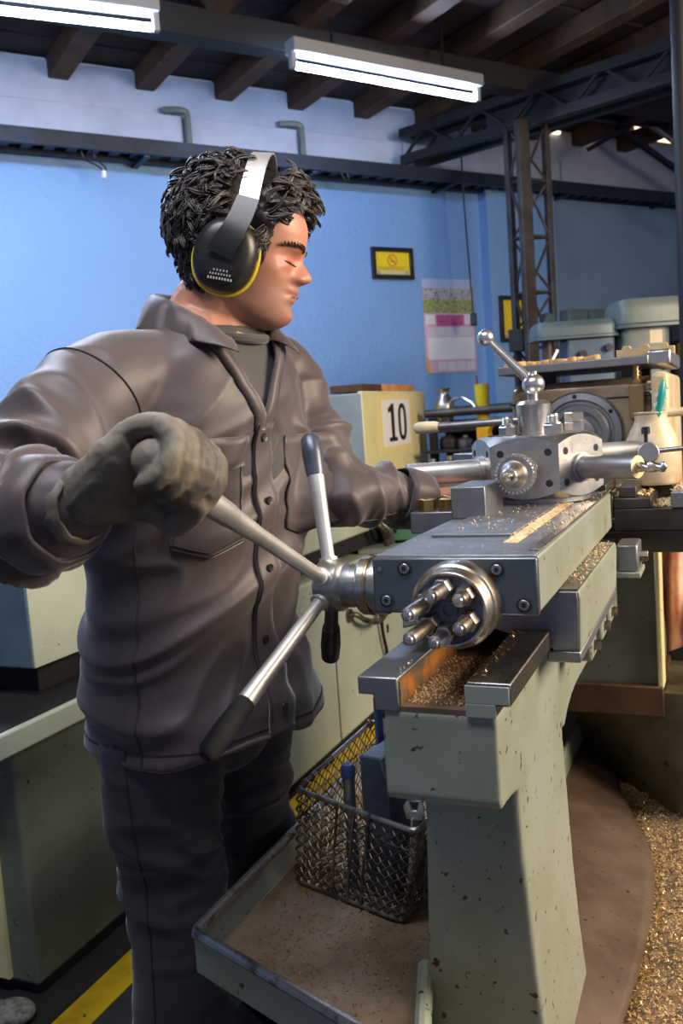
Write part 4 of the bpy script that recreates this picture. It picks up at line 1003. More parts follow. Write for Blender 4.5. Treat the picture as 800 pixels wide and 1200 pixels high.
MB().lathe((-1.285,4.33,1.2005), (0,0,1), [(.030,0),(.040,.04),(.046,.07),(.052,.10),(.044,.135),(.026,.16),(.024,.18),(.034,.195),(.030,.196),(0,.18)], 28).build('body', 'steel', o, ang=50)
MB().tube(smooth_path([V(-1.245,4.31,1.33),V(-1.19,4.29,1.345),V(-1.13,4.27,1.315),V(-1.11,4.26,1.285)],5),.007,n=8).build('hose', 'polish', o)
cl = thing('yellow_clamp', (-1.02,4.16,1.1005), 'amber yellow cast clamp bracket on the lower shelf of the rack', 'clamp')
c_ = []
for k in range(13):
    a = PI*(.5 + k/12); c_.append((math.cos(a)*.038, math.sin(a)*.034))
prof = [(-.06,.0),(.07,.0),(.07,.030),(.02,.035)] + [(.03 + a, .07 + b) for a, b in reversed(c_)] + [(.07,.112),(.07,.134),(-.03,.134),(-.06,.10)]
MB().prism([(-1.02 + x, 4.14, 1.1008 + z) for x, z in prof], (.01,.04,0)).build('bracket', 'amber', cl, bevel=0.004)
MB().box((-1.10,4.14,1.1005),(-.93,4.19,1.118)).build('base', 'amber', cl, bevel=0.004)
for i, (x, s_, lb) in enumerate(((-1.255,.050,'dark oily round casting on the rack, leftmost of three'),(-1.175,.040,'smaller grey round casting on the rack, middle of three'),(-1.100,.034,'small dark casting on the rack beside the yellow clamp'))):
    o = MB().lathe((x,4.28,1.1005),(0,0,1),[(s_*.9,0),(s_,.01),(s_,s_*.9),(s_*.7,s_*1.2),(s_*.4,s_*1.25),(s_*.35,s_*1.5),(0,s_*1.5)],20).build('casting', ('black_steel','dull','black_steel')[i], ang=35); tag(o, lb, 'casting')
for i, x in enumerate((-1.30,-1.22,-1.15,-1.05,-.95)):
    o = MB().lathe((x,4.12+.02*(i % 2),.9755),(0,0,1),[(.022,0),(.022,.03),(.012,.035),(.012,.06+.01*i),(.020,.065+.01*i),(.020,.085+.01*i),(0,.088+.01*i)],14).build('tool_bit', 'dull', ang=30); tag(o, 'small dull steel tool on the bench front edge, %s from the left' % ORD[i], 'tool', 'small steel tools on the bench front edge')

# ------------------------------------------------------------------ drill press beyond the headstock
dp = thing('drill_press', (-.34,4.07,0), 'green-grey drill press with long belt guard beyond the lathe headstock', 'drill press', rz=math.radians(23.5))
def rbox(mb, cx, cy, hx, hy, z0, z1, r, top=0.0):
    rr = [rrect(cx, cy, hx, hy, r, z0), rrect(cx, cy, hx, hy, r, z0 + (z1-z0)*.55), rrect(cx, cy, hx-.004, hy-.004, r, z0 + (z1-z0)*.8), rrect(cx, cy, hx-.018, hy-.018, max(r-.014,.004), z1)]
    return mb.loft(rr)
rbox(MB(), -.275, .0, .175, .085, 1.560, 1.622, .04).build('belt_guard', 'press', dp, local=True)
rbox(MB(), -.275, .0, .180, .090, 1.548, 1.562, .045).build('guard_lip', 'press', dp, local=True)
rbox(MB(), .035, .0, .150, .13, 1.590, 1.690, .06).build('head_cover', 'press2', dp, local=True)
rbox(MB(), .035, .0, .153, .133, 1.572, 1.592, .06).build('cover_lip', 'press', dp, local=True)
MB().add([], []).loft([rrect(.01,0,.10,.09,.03,1.30), rrect(.01,0,.10,.09,.03,1.572)]).build('head', 'press2', dp, local=True)
MB().box((.02,-.0915,1.505),(.072,-.0895,1.560)).build('cream_label', 'cream_plastic', dp, local=True)
MB().lathe((.195,.03,1.34),(0,0,1),[(.05,0),(.062,.01),(.062,.15),(.05,.165),(.02,.18),(0,.18)],24).build('motor', 'black', dp, local=True)
MB().box((.16,-.06,1.40),(.20,.0,1.50)).build('switch', 'amber', dp, bevel=.004, local=True)
MB().box((-.32,-.07,1.36),(-.12,.07,1.548)).build('gear_head', 'bluecab', dp, bevel=.01, local=True)
MB().cyl((-.385,0,1.1),(-.385,0,1.548),.025,n=16).build('guard_post', 'column', dp, local=True)
MB().box((-.415,-.03,1.06),(-.10,.03,1.10)).build('support_arm', 'press', dp, bevel=.005, local=True)
for (x, z) in ((-.26,1.48),(-.20,1.44),(-.15,1.50)): MB().cyl((x,-.069,z),(x,-.095,z),.016,n=14).build('knob', 'black', dp, local=True)
MB().cyl((-.105,0,1.47),(-.105,0,1.55),.014,n=12).build('spindle_stub', 'brass', dp, local=True)
MB().cyl((0,.0,.02),(0,.0,1.31),.055,n=24).build('column', 'column', dp, local=True)
MB().box((-.28,-.22,0),(.22,.22,.05)).build('base', 'press', dp, bevel=.01, local=True)
MB().box((-.24,-.26,.80),(.18,.14,.84)).build('table', 'dull', dp, bevel=.006, local=True)
eb = thing('wall_box', W(2.0,1.56,.06), 'grey-green electrical box on the wall beyond the drill press', 'electrical box')
wslab(MB(), 1.78, 2.16, 1.55, 1.905, .06, .14).build('case', 'press2', eb, bevel=.005)
wslab(MB(), 1.96, 1.966, 1.56, 1.90, .14, .142).build('door_gap', 'black', eb)
eb = thing('wall_panel', W(3.1,1.2,.06), 'dark panel on the wall at the right edge behind the drill press', 'panel')
wslab(MB(), 2.85, 3.6, 1.15, 2.0, .06, .12).build('case', mat('dark_blue_panel', srgb(44,54,70),.4), eb, bevel=.005)
# ------------------------------------------------------------------ the machinist
TF, TLv, UP = V(.976,-.22,0), V(.22,.976,0), V(0,0,1)
def limb(mb, pts, rad, n=20, k=6):
    ps = smooth_path(pts, k); m = len(pts); rs = []
    for i in range(len(ps)): rs.append(float(np.interp(i/k, range(m), rad)))
    mb.tube(ps, rs, n); mb.ball(ps[0], rs[0]*.98, 16, 10); mb.ball(ps[-1], rs[-1]*.98, 16, 10)

# head ---------------------------------------------------------------
HS_ = .925; HPITCH = math.radians(14)
hf = V(.93,.366,0).normalized(); HL = V(-hf.y, hf.x, 0)
HF = hf*math.cos(HPITCH) - UP*math.sin(HPITCH); HU = HF.cross(HL)
HC = V(-.640,1.187,1.527)
def H(x, y, z): return HC + (HF*x + HL*y + HU*z)*HS_
hz = [-.110,-.105,-.094,-.076,-.058,-.040,-.020,0,.02,.04,.06,.08,.10,.112,.118]
hxf = [.050,.070,.081,.083,.084,.085,.084,.081,.089,.091,.088,.078,.056,.033,.004]
hxb = [.000,-.020,-.042,-.058,-.068,-.076,-.083,-.091,-.097,-.099,-.098,-.091,-.070,-.042,-.004]
hw_ = [.018,.033,.046,.056,.062,.066,.069,.072,.074,.076,.075,.069,.053,.032,.004]
def head_points(nz_=90, nt=96):
    zs = np.concatenate([np.linspace(-.110,.10,nz_-14), .10 + .018*np.sin(np.linspace(0,1,15)[1:]*PI/2)])
    P = []
    for z in zs:
        a, b, w_ = np.interp(z, hz, hxf), np.interp(z, hz, hxb), np.interp(z, hz, hw_)
        c = (a+b)/2 - .010; 
        for k in range(nt):
            t = 2*PI*k/nt; ct, st = math.cos(t), math.sin(t)
            e = .92
            x = c + (a-c if ct > 0 else c-b)*math.copysign(abs(ct)**e, ct); y = w_*math.copysign(abs(st)**e, st)
            P.append((x, y, z))
    P = np.array(P)
    # soften the slice profile
    G = P.reshape(len(zs), nt, 3)
    for _ in range(3):
        G[1:-1] = G[1:-1]*.5 + (G[:-2] + G[2:])*.25
    P = G.reshape(-1, 3)
    def push(c, r, d):
        q = (P - np.array(c))/np.array(r); w_ = np.exp(-(q*q).sum(1)); P[:] += w_[:, None]*np.array(d)
    push((.086,0,.004),(.02,.011,.012),(.005,0,0)); push((.088,0,-.006),(.022,.012,.011),(.011,0,0)); push((.090,0,-.015),(.024,.014,.010),(.014,0,0))
    push((.092,0,-.0235),(.026,.0145,.0095),(.0165,0,-.001))
    for s in (-1, 1):
        push((.088,.0145*s,-.0245),(.014,.008,.007),(.008,.003*s,0)); push((.082,.031*s,.002),(.022,.015,.011),(-.009,0,0)); push((.076,.032*s,-.001),(.02,.013,.0065),(.0085,0,0)); push((.070,.036*s,-.020),(.016,.012,.006),(-.002,0,0)); push((.078,.030*s,-.040),(.012,.005,.012),(-.0025,0,0)); push((.083,.026*s,-.050),(.012,.006,.005),(-.003,0,0))
        push((.088,.026*s,.019),(.02,.022,.008),(.006,0,0)); push((.062,.056*s,-.018),(.025,.02,.016),(.003,.004*s,0)); push((.070,.040*s,-.042),(.02,.016,.020),(-.002,-.001*s,0))
        push((.086,.0085*s,-.0335),(.006,.0045,.0035),(-.005,0,.001)); push((.066,.047*s,.004),(.010,.006,.010),(-.0018,-.001*s,0)); push((.084,.022*s,-.034),(.010,.0045,.010),(-.0028,0,0)); push((.074,.036*s,-.010),(.014,.012,.005),(.0022,0,0)); push((.02,.060*s,-.082),(.03,.02,.016),(0,.004*s,-.002))
    push((.088,0,-.034),(.02,.02,.004),(-.001,0,0)); push((.088,0,-.0425),(.024,.024,.006),(.0075,0,0)); push((.094,0,-.0495),(.02,.026,.0024),(-.0055,0,0))
    push((.088,0,-.0560),(.024,.021,.0055),(.0065,0,0)); push((.086,0,-.066),(.02,.02,.005),(-.002,0,0)); push((.080,0,-.084),(.022,.022,.012),(.0075,0,0)); push((.088,0,.045),(.03,.04,.02),(.002,0,0))
    return P, len(zs), nt
HP, hn, hm = head_points()
def head_faces():
    f = []
    for j in range(hn-1):
        for k in range(hm): f.append((j*hm+k, j*hm+(k+1) % hm, (j+1)*hm+(k+1) % hm, (j+1)*hm+k))
    f.append(tuple(reversed(range(hm)))); f.append(tuple(range((hn-1)*hm, hn*hm))); return f
body = MB()
body.add([H(*p) for p in HP], head_faces())

# joints ---------------------------------------------------------------
S_R, E_R, W_R = V(-.772,.990,1.345), V(-.800,.752,1.192), V(-.610,.718,1.208)
S_L, E_L, W_L = V(-.692,1.355,1.365), V(-.590,1.330,1.178), V(-.492,1.445,1.135)
HIP_R, KN_R, AN_R = V(-.800,1.090,.86), V(-.806,1.100,.50), V(-.830,1.085,.09)
HIP_L, KN_L, AN_L = V(-.784,1.295,.86), V(-.802,1.330,.50), V(-.820,1.350,.09)
limb(body, [H(-.025,0,-.03), H(-.030,0,-.085), V(-.697,1.172,1.455), V(-.715,1.172,1.40)], [.050,.052,.060,.075])
limb(body, [V(-.72,1.172,1.38), V(-.74,1.18,1.22), V(-.775,1.19,1.02), V(-.785,1.192,.88)], [.10,.118,.12,.115])
for S, E, Wp in ((S_R, E_R, W_R), (S_L, E_L, W_L)):
    limb(body, [V(-.72,1.172,1.36).lerp(S, .4), S, S.lerp(E, .5), E, E.lerp(Wp, .5), Wp], [.07,.058,.050,.042,.036,.026])
for hh, k, a in ((HIP_R, KN_R, AN_R), (HIP_L, KN_L, AN_L)):
    limb(body, [hh, hh.lerp(k, .5), k, k.lerp(a, .45), a, a + V(.03,0,-.045)], [.085,.072,.052,.050,.034,.035])
def hand(mb, wrist, d, nrm, side, size=1.0, curl=.5):
    """five-fingered hand: wrist point, direction of the fingers, back-of-hand normal, side=+1 when the thumb is on the left of d seen from the back"""
    d = d.normalized(); nrm = (nrm - d*nrm.dot(d)).normalized(); t = nrm.cross(d)*side
    L_ = .095*size; rings = []
    for u, wd, th in ((-.02,.026,.022),(.10,.030,.021),(.5,.040,.018),(.85,.043,.015),(1.0,.040,.012)):
        c = wrist + d*L_*u; ring = []
        for k in range(16):
            a = 2*PI*k/16; ring.append(c + t*math.cos(a)*wd*size + nrm*math.sin(a)*th*size)
        rings.append(ring)
    mb.loft(rings)
    for k, (off, ln_, r_) in enumerate(((.030,.070,.0088),(.010,.078,.0092),(-.010,.073,.0088),(-.029,.058,.0078))):
        p = wrist + d*L_*(.96 if k in (1,2) else .92) + t*off*size; dirv = d + t*off*2.0; dirv.normalize(); pts = [p - dirv*.012, p]; an = 0
        for seg, fr in enumerate((.45,.31,.24)):
            an += curl*(.55,.75,.55)[seg]; q = pts[-1] + (dirv*math.cos(an) - nrm*math.sin(an))*ln_*fr*size; pts.append(q)
        limb(mb, pts, [r_*size, r_*1.05*size, r_*.98*size, r_*.92*size, r_*.78*size], 12, 4)
    p = wrist + d*L_*.30 + t*.030*size - nrm*.006
    limb(mb, [p, p + (d*.5 + t*.75 - nrm*.25).normalized()*.036*size, p + (d*.75 + t*.65 - nrm*.35).normalized()*.064*size, p + (d*.9 + t*.5 - nrm*.5).normalized()*.088*size], [.014*size,.0115*size,.0102*size,.008*size], 12, 4)
hand(body, W_L + V(.012,.028,-.005), V(.45,.85,.05), V(-.25,0.05,1), -1, .92, .45)
person = as_obj(remeshed(body, .0030, 2, .3), 'person', 'skin')
tag(person, 'person in dark work jacket and ear defenders turning the capstan wheel of the lathe', 'person')
def face_tone():
    me = person.data; P = coords(me) + np.array(person.location); R_ = np.stack([np.array(HF), np.array(HL), np.array(HU)], 1)
    q = ((P - np.array(HC))@R_)/HS_
    st = 1/(1+np.exp((q[:,2] + .030 + .25*np.clip(.05-q[:,0], 0, .05))/.006))*np.clip((q[:,0]-.005)/.02, 0, 1)*(q[:,2] > -.13)
    st *= np.clip((np.abs(q[:,1])-.0)/.001, 0, 1); lip = np.exp(-((q[:,2]+.0495)/.0085)**2 - (q[:,1]/.021)**2)*(q[:,0] > .07)
    rd = np.exp(-((q[:,2]+.012)/.022)**2)*np.clip((q[:,0]-.02)/.04, 0, 1); ey = np.exp(-(((np.abs(q[:,1])-.031)/.017)**2 + ((q[:,2]-.001)/.010)**2))*(q[:,0] > .04)
    for nm, arr in (('stubble', st*(1-lip)*.55), ('flush', np.clip(rd*.5 + lip*.9 + ey*.45, 0, 1))):
        a = me.attributes.new(nm, 'FLOAT', 'POINT'); a.data.foreach_set('value', arr.astype(np.float32))
    nt = M['skin'].node_tree; N = nt.nodes; L = nt.links; b = N['Principled BSDF']; src = b.inputs['Base Color'].links[0].from_socket
    for nm, cc in (('flush', srgb(168,92,76)), ('stubble', srgb(118,90,80))):
        at_ = N.new('ShaderNodeAttribute'); at_.attribute_name = nm; x = N.new('ShaderNodeMix'); x.data_type = 'RGBA'
        L.new(at_.outputs['Fac'], x.inputs['Factor']); L.new(src, x.inputs['A']); x.inputs['B'].default_value = (*cc, 1); src = x.outputs['Result']
    L.new(src, b.inputs['Base Color'])
face_tone()
def pb(mb, name, m, **k): return mb.build(name, m, person, **k)

# face details
def surf_x(y, z): return float(HP[int(np.argmin((HP[:,1]-y)**2 + (HP[:,2]-z)**2 + 1e3*(HP[:,0] < .03)))][0])
for s in (-1, 1):
    pb(MB().ball(H(.0560,.0310*s,-.0015), .0105*HS_, 18, 12), 'eye', mat('brown_eye' if s < 0 else 'brown_eye_far', srgb(120,92,80), .3))  # eyeballs in one even skin brown, to mute the white
    mb = MB(); arc = [H(surf_x(s*(.031 + .0135*q), -.0045 + .0012*q) + .0006, s*(.031 + .0135*q), -.0045 + .0012*q) for q in np.linspace(-1, 1, 9)]
    mb.tube(arc, [.0004,.0010,.0013,.0014,.0014,.0014,.0013,.0010,.0004], 6)
    pb(mb, 'eyelashes', 'hair')
    mb = MB(); r = random.Random(11+s)
    for k in range(120):
        q = r.uniform(-1, 1); z = .0175 + .0045*(1-q*q) - .004*max(0,q*s*0) + r.uniform(-.0020,.0020); y = s*(.031 + .021*q)
        x = .0945 - 2.6*(abs(y)-.008)**2*1.0*6 - .0015
        bx = float(np.interp(0,[0],[0])); p = V(x, y, z)
        # drop onto the head surface: nearest head point of the same height and side
        i = int(np.argmin((HP[:,1]-y)**2 + (HP[:,2]-z)**2 + 1e3*(HP[:,0] < .03)))
        p = V(HP[i][0] + .0006, y, z); dd = V(-.15, s*.8, .25 + r.uniform(-.2,.3)).normalized()
        a = H(*p); b = H(*(p + dd*.006 + V(.0014,0,0))); c = H(*(p + dd*.010))
        mb.tube([a, b, c], [.0005,.0005,.0002], 4)
    pb(mb, 'eyebrow', 'hair', smooth=False)
mb = MB()
mb.tube([H(.0925 - 5*(y**2)*2.4, y, -.0492 - .0028*(abs(y)/.02)**2) for y in np.linspace(-.022,.022,11)], [.0003,.0006,.0009,.0010,.0010,.0010,.0010,.0010,.0009,.0006,.0003], 6)
pb(mb, 'mouth_line', 'lip')

# hair ------------------------------------------------------------------
def hairline(x): return np.interp(x, [-.11,-.05,-.02,.005,.022,.036,.046,.060,.075,.095], [-.060,-.058,-.050,-.030,-.036,-.004,.040,.066,.078,.082])
def hair_mesh():
    P = HP.copy(); G = P.reshape(hn, hm, 3)
    du = np.roll(G, -1, 1) - np.roll(G, 1, 1); dv = np.zeros_like(G); dv[1:-1] = G[2:] - G[:-2]; dv[0] = G[1]-G[0]; dv[-1] = G[-1]-G[-2]
    N_ = np.cross(du, dv); N_ /= np.maximum(np.linalg.norm(N_, axis=2, keepdims=True), 1e-9); N_ = N_.reshape(-1, 3)
    cen = np.array([-.005,0,.02]); rad = P - cen; rad /= np.linalg.norm(rad, axis=1, keepdims=True)
    N_ = np.where((N_*rad).sum(1, keepdims=True) < .2, rad, N_)
    mk = np.clip((P[:,2] - hairline(P[:,0]))/.014, -1, 1)
    th = np.interp(P[:,2], [-.06,0,.06,.12], [.010,.018,.022,.026])
    n1 = np.array([noise.noise(Vector(p)*55) for p in P]); n2 = np.array([noise.noise(Vector(p)*120 + V(5,1,2)) for p in P])
    th = th*np.where((np.abs(P[:,0]-.004) < .024) & (P[:,2] > .03), .55, 1.0)
    t = np.where(mk > 0, mk*th*(1 + .35*n1 + .22*n2), mk*.008 - .001)
    return P + N_*t[:, None], N_, mk
HQ, HN_, HM_ = hair_mesh()
mb = MB(); mb.add([H(*p) for p in HQ], head_faces())
hair = pb(mb, 'hair', 'hair', ang=180)
def locks(nc, seed, m, nm, rad, strands):
    r = random.Random(seed); mb = MB(); idx = [i for i in range(len(HQ)) if HM_[i] > .15 and HQ[i][2] < .150]
    cnt = 0
    while cnt < nc:
        i = r.choice(idx)
        if HQ[i][2] > .125 and r.random() < .75: continue
        p = V(*HQ[i]); n_ = V(*HN_[i]); cnt += 1
        if abs(p.x - .006) < .023 and p.z > .03: continue
        flow = V(-.75, 0, -.65)
        if p.x > .03 and p.z > .04: flow = V(.55, .3*(1 if p.y > 0 else -1), .35)
        elif p.z > .095: flow = V(-.35 + .5*r.random(), .5*(1 if p.y > 0 else -1), .1)
        elif p.x < -.06: flow = V(-.15, .25*(1 if r.random() < .5 else -1), -.9)
        flow += V(r.uniform(-.45,.45), r.uniform(-.45,.45), r.uniform(-.4,.4)); flow -= n_*flow.dot(n_)
        if flow.length < 1e-3: continue
        flow.normalize(); sd = n_.cross(flow)
        L_ = r.uniform(.026,.042)*(.72 if p.z < .02 else 1)*(.8 if p.x > .055 else 1); A = r.uniform(.004,.0085)*r.choice((-1,1)); ph = r.uniform(-.6,.6); hh = r.uniform(.005,.012)*(1 if p.z > .0 else .6)
        curlup = r.uniform(.0,.010)
        for q_ in range(strands):
            o_ = sd*r.uniform(-.0045,.0045) + n_*r.uniform(-.002,.002); s_ = r.uniform(.85,1.12); pts = []
            for k in range(9):
                t = k/8
                pts.append(p - n_*.005 + o_*(1-.35*t) + flow*L_*s_*(t - .12*math.sin(t*PI*2)) + n_*(hh*math.sin(t*PI*.85)*1.3 + curlup*t*t) + sd*(A*math.sin(t*PI*1.7 + ph) - A*math.sin(ph)))
            mb.tube([H(*q) for q in pts], [rad*q for q in (.9,1,1,1,1,.95,.85,.6,.2)], 4)
    return pb(mb, nm, m, ang=180, kind='stuff')
locks(1500, 21, 'hair', 'hair_locks', .0013, 6); locks(330, 22, 'hairgrey', 'grey_hair_locks', .0009, 4)
mb = MB(); r = random.Random(5)      # short sideburn and temple hair
for k in range(900):
    s = -1 if r.random() < .8 else 1; x = r.uniform(.005,.047); z = r.uniform(-.045,.045)
    if z < hairline(x) - .012 - .0*r.random() or z > hairline(x) + .03: continue
    i = int(np.argmin((HP[:,0]-x)**2 + (HP[:,2]-z)**2 + 1e3*(HP[:,1]*s < 0))); p = V(*HP[i])
    d = V(-.5 + r.uniform(-.2,.2), 0, -.8)*.011; mb.tube([H(*(p + V(0,s*.0004,0))), H(*(p + d*.5 + V(0,s*.0028,0))), H(*(p + d + V(0,s*.0022,0)))], [.0008,.0008,.0003], 4)
pb(mb, 'sideburns', 'hairgrey', smooth=False, kind='stuff')

# ear defenders ----------------------------------------------------------
ed = thing('ear_defenders', H(0,0,.14), 'black ear defenders with yellow seal and steel headband on the head of the person', 'ear defenders')
def cup(s):
    c0 = V(-.014, s*.078, -.020); tilt = math.radians(-6)
    def ring(hx, hzz, yoff, n=44):
        out = []
        for k in range(n):
            a = 2*PI*k/n; x = hx*math.copysign(abs(math.cos(a))**.9, math.cos(a)); z = hzz*math.copysign(abs(math.sin(a))**.9, math.sin(a))
            out.append(H(c0.x + x*math.cos(tilt) - z*math.sin(tilt), c0.y + s*yoff, c0.z + x*math.sin(tilt) + z*math.cos(tilt)))
        return out
    cm_ = MB().loft([ring(.046,.054,.012), ring(.0475,.0555,.016), ring(.0465,.0545,.026), ring(.043,.051,.035), ring(.035,.043,.042), ring(.022,.028,.0455), ring(.006,.008,.0462)])
    c_ = cm_.build('ear_cup', mat('satin_black_cup', (.014,.013,.013), .38), ed, ang=60)
    MB().loft([ring(.040,.048,-.010), ring(.047,.055,-.008), ring(.049,.057,-.002), ring(.0495,.0575,.004), ring(.048,.056,.008)]).build('cushion', 'black', c_, ang=60)
    MB().loft([ring(.0475,.0555,.0075), ring(.0505,.0585,.0085), ring(.0508,.0588,.0115), ring(.0475,.0555,.0135)]).build('yellow_rim', 'yellow', c_, ang=60, label='yellow rim of the ear cup')
    # faint maker's lettering, too small to read in the photograph: short pale strokes
    mb = MB(); CB = BVHTree.FromPolygons(cm_.v, cm_.f)
    for row, (zz, wd, n) in enumerate(((-.025,.012,5),(-.0305,.018,8),(-.0365,.021,9))):
        for k in range(n):
            q = V(c0.x + .001 + wd*(k/(n-1)-.5)*1.6, c0.y + s*.2, c0.z + zz); h_ = CB.ray_cast(H(*q), -HL*s)
            if h_[0] is not None: mb.obox(h_[0], HF*.00085*HS_*(1.3 if row == 2 else 1), HU*(.0018 if row == 2 else .0014)*HS_, HL*.0005)
    if s < 0: mb.build('pale_lettering', mat('pale_print', srgb(168,166,168), .6), c_, smooth=False)
    return c_
cup(-1); cup(1)
# headband: a steel strip over the crown, forked black arms below
path = []
for t in np.linspace(-1, 1, 41):
    a = t*math.radians(100); y = math.sin(a)*.111 if abs(t) < .86 else math.copysign(.1095, t); z = .030 + math.cos(a)*.126
    path.append(V(.018 - .012*math.cos(a) - .012*(abs(t)**2), y, z))
def strip(pts, wfun, th, nm, m, parent):
    mb = MB(); rings = []
    for i, p in enumerate(pts):
        tng = (pts[min(i+1,len(pts)-1)] - pts[max(i-1,0)]).normalized(); sd = V(1,0,.12); sd = (sd - tng*sd.dot(tng)).normalized(); n_ = tng.cross(sd)
        wd = wfun(i/(len(pts)-1)); rings.append([H(*(p + sd*wd*a + n_*th*b)) for a, b in ((-1,-1),(1,-1),(1,1),(-1,1))])
    mb.loft(rings); return mb.build(nm, m, parent, ang=30)
strip(path[4:-4], lambda u: .0150, .0012, 'headband', mat('brushed_band', (.80,.77,.74), .36, .75, (.70,.66,.62), 30, rough2=.45), ed)
for s in (-1, 1):
    arm = [V(.008,s*.1085,.066), V(.004,s*.1180,.040), V(-.003,s*.1262,.014), V(-.012,s*.1285,-.008), V(-.017,s*.1265,-.024)]
    strip([V(p.x, p.y, p.z) for p in smooth_path(arm, 4)], lambda u: .0165 + .003*u, .0018, 'yoke_arm', 'black', ed)

# clothing ----------------------------------------------------------------
tz = [.800,.82,.95,1.10,1.22,1.32,1.375,1.415,1.445,1.470]
tcx = [-.775,-.775,-.780,-.765,-.748,-.730,-.720,-.710,-.702,-.698]; tcy = [1.19,1.19,1.19,1.185,1.18,1.176,1.174,1.172,1.171,1.171]
ta = [.160,.160,.148,.144,.142,.130,.112,.092,.078,.072]; tb_ = [.198,.200,.186,.184,.188,.184,.158,.108,.078,.070]
def tring(z, n=56, da=0.0):
    cx, cy, a, b = (np.interp(z, tz, q) for q in (tcx, tcy, ta, tb_)); out = []
    for k in range(n):
        t = 2*PI*k/n; ct, st = math.cos(t), math.sin(t); e = .88
        out.append(V(cx, cy, z) + TF*(a+da)*math.copysign(abs(ct)**e, ct) + TLv*(b+da)*math.copysign(abs(st)**e, st))
    return out
jk = MB(); jk.loft([tring(z) for z in np.concatenate([np.linspace(.808,1.36,14), np.linspace(1.38,1.468,8)])])
limb(jk, [V(-.735,1.08,1.350), S_R + V(.0,.010,-.006), S_R.lerp(E_R,.5) + V(0,0,-.004), E_R + V(-.012,-.006,-.006), E_R.lerp(W_R,.45) + V(0,-.004,-.004), E_R.lerp(W_R,.86)], [.074,.076,.078,.080,.074,.058], 28)
limb(jk, [V(-.715,1.27,1.350), S_L + V(0,-.015,-.004), S_L.lerp(E_L,.5), E_L + V(.008,-.004,-.008), E_L.lerp(W_L,.5) + V(0,0,-.004), E_L.lerp(W_L,.98)], [.070,.072,.068,.064,.057,.047], 28)
jm = remeshed(jk, .0048, 6, .5)
def seg_dist(P, a, b):
    a = np.array(a); b = np.array(b); ab = b-a; t = np.clip(((P-a)@ab)/(ab@ab), 0, 1); q = a + t[:,None]*ab
    return np.linalg.norm(P-q, axis=1), t
def vn(P, s, o=(0,0,0)):
    o = Vector(o); return np.array([noise.noise(Vector((p[0]*s[0], p[1]*s[1], p[2]*s[2])) + o) for p in P])
def ridge(x): return 1.4*np.exp(-np.sqrt(x*x + .0036)/.16) - .05
P = coords(jm); N_ = normals(jm)
def axis_coords(P, chain):
    best = np.full(len(P), 9.0); sc_ = np.zeros(len(P)); acc = 0
    for a, b in zip(chain, chain[1:]):
        d, t = seg_dist(P, a, b); L_ = (b-a).length; m_ = d < best; best[m_] = d[m_]; sc_[m_] = acc + t[m_]*L_; acc += L_
    return best, sc_
def soft_axis(P, a, b, c):
    d1, t1 = seg_dist(P, a, b); d2, t2 = seg_dist(P, b, c); l1, l2 = (b-a).length, (c-b).length
    w1 = np.exp(-np.clip(d1-d2, -1, 1)/.022); w1 = w1/(1+w1); return np.minimum(d1, d2), w1*t1*l1 + (1-w1)*(l1 + t2*l2)
dR, sR = soft_axis(P, S_R, E_R, W_R); dL, sL = soft_axis(P, S_L, E_L, W_L)
lat = (P - np.array([-.72,1.174,0]))@np.array(TLv); fr_ = (P - np.array([-.74,1.18,0]))@np.array(TF)
wR = np.clip((-lat - .200)/.03, 0, 1)*(P[:,2] > .95); wR = np.maximum(wR, np.clip((.115-dR)/.02, 0, 1)*np.clip((-lat-.15)/.04, 0, 1)*np.clip((P[:,2]-1.10)/.06, 0, 1))
wL = np.clip((.118 - dL)/.03, 0, 1)*np.clip((sL - .03)/.06, 0, 1)*np.clip((lat - .06)/.06 + np.clip((fr_-.10)/.04, 0, 1), 0, 1)
wL = np.minimum(wL, 1 - wR); wT = np.clip(1 - wR - wL, 0, 1)
q1 = np.stack([lat*1.0 + P[:,2]*.9, fr_*.6, P[:,2]*1.0 - lat*.75], 1)
fold_t = 1.5*.010*(ridge(vn(q1, (2.2,2.0,7.5))) - .55) + 1.5*.0045*(ridge(vn(q1, (4.5,4,15), (3,1,2))) - .5) + .012*vn(P, (5,5,4.5))
fold_t *= 1.15*np.interp(P[:,2], [.80,.90,1.25,1.36,1.42], [.75,1.15,.85,.45,.1])
qa = np.stack([sR*1.0 + .35*(P[:,2]-1.25) + .25*lat, P[:,2], P[:,0]], 1)
fold_r = 1.6*.015*(ridge(vn(qa, (15,3.6,3.6), (2,0,5))) - .5) + .006*(ridge(vn(qa, (30,7,7), (1,4,0))) - .5) + .012*vn(P, (7,7,7))
fold_r *= np.interp(sR, [0,.06,.18,.42,.47], [.3,.8,1.15,1.1,.5])
qb = np.stack([sL*1.0 + .30*(P[:,2]-1.25), P[:,2], P[:,0]], 1)
fold_l = 1.5*.011*(ridge(vn(qb, (17,4,4), (7,0,1))) - .5) + .005*(ridge(vn(qb, (34,8,8), (1,9,0))) - .5) + .008*vn(P, (8,8,8), (4,0,0))
fold_l *= np.interp(sL, [0,.08,.2,.40], [.2,.7,1.2,1.1])
P2 = P + N_*(fold_t*wT + fold_r*wR + fold_l*wL)[:, None]
put(jm, P2)
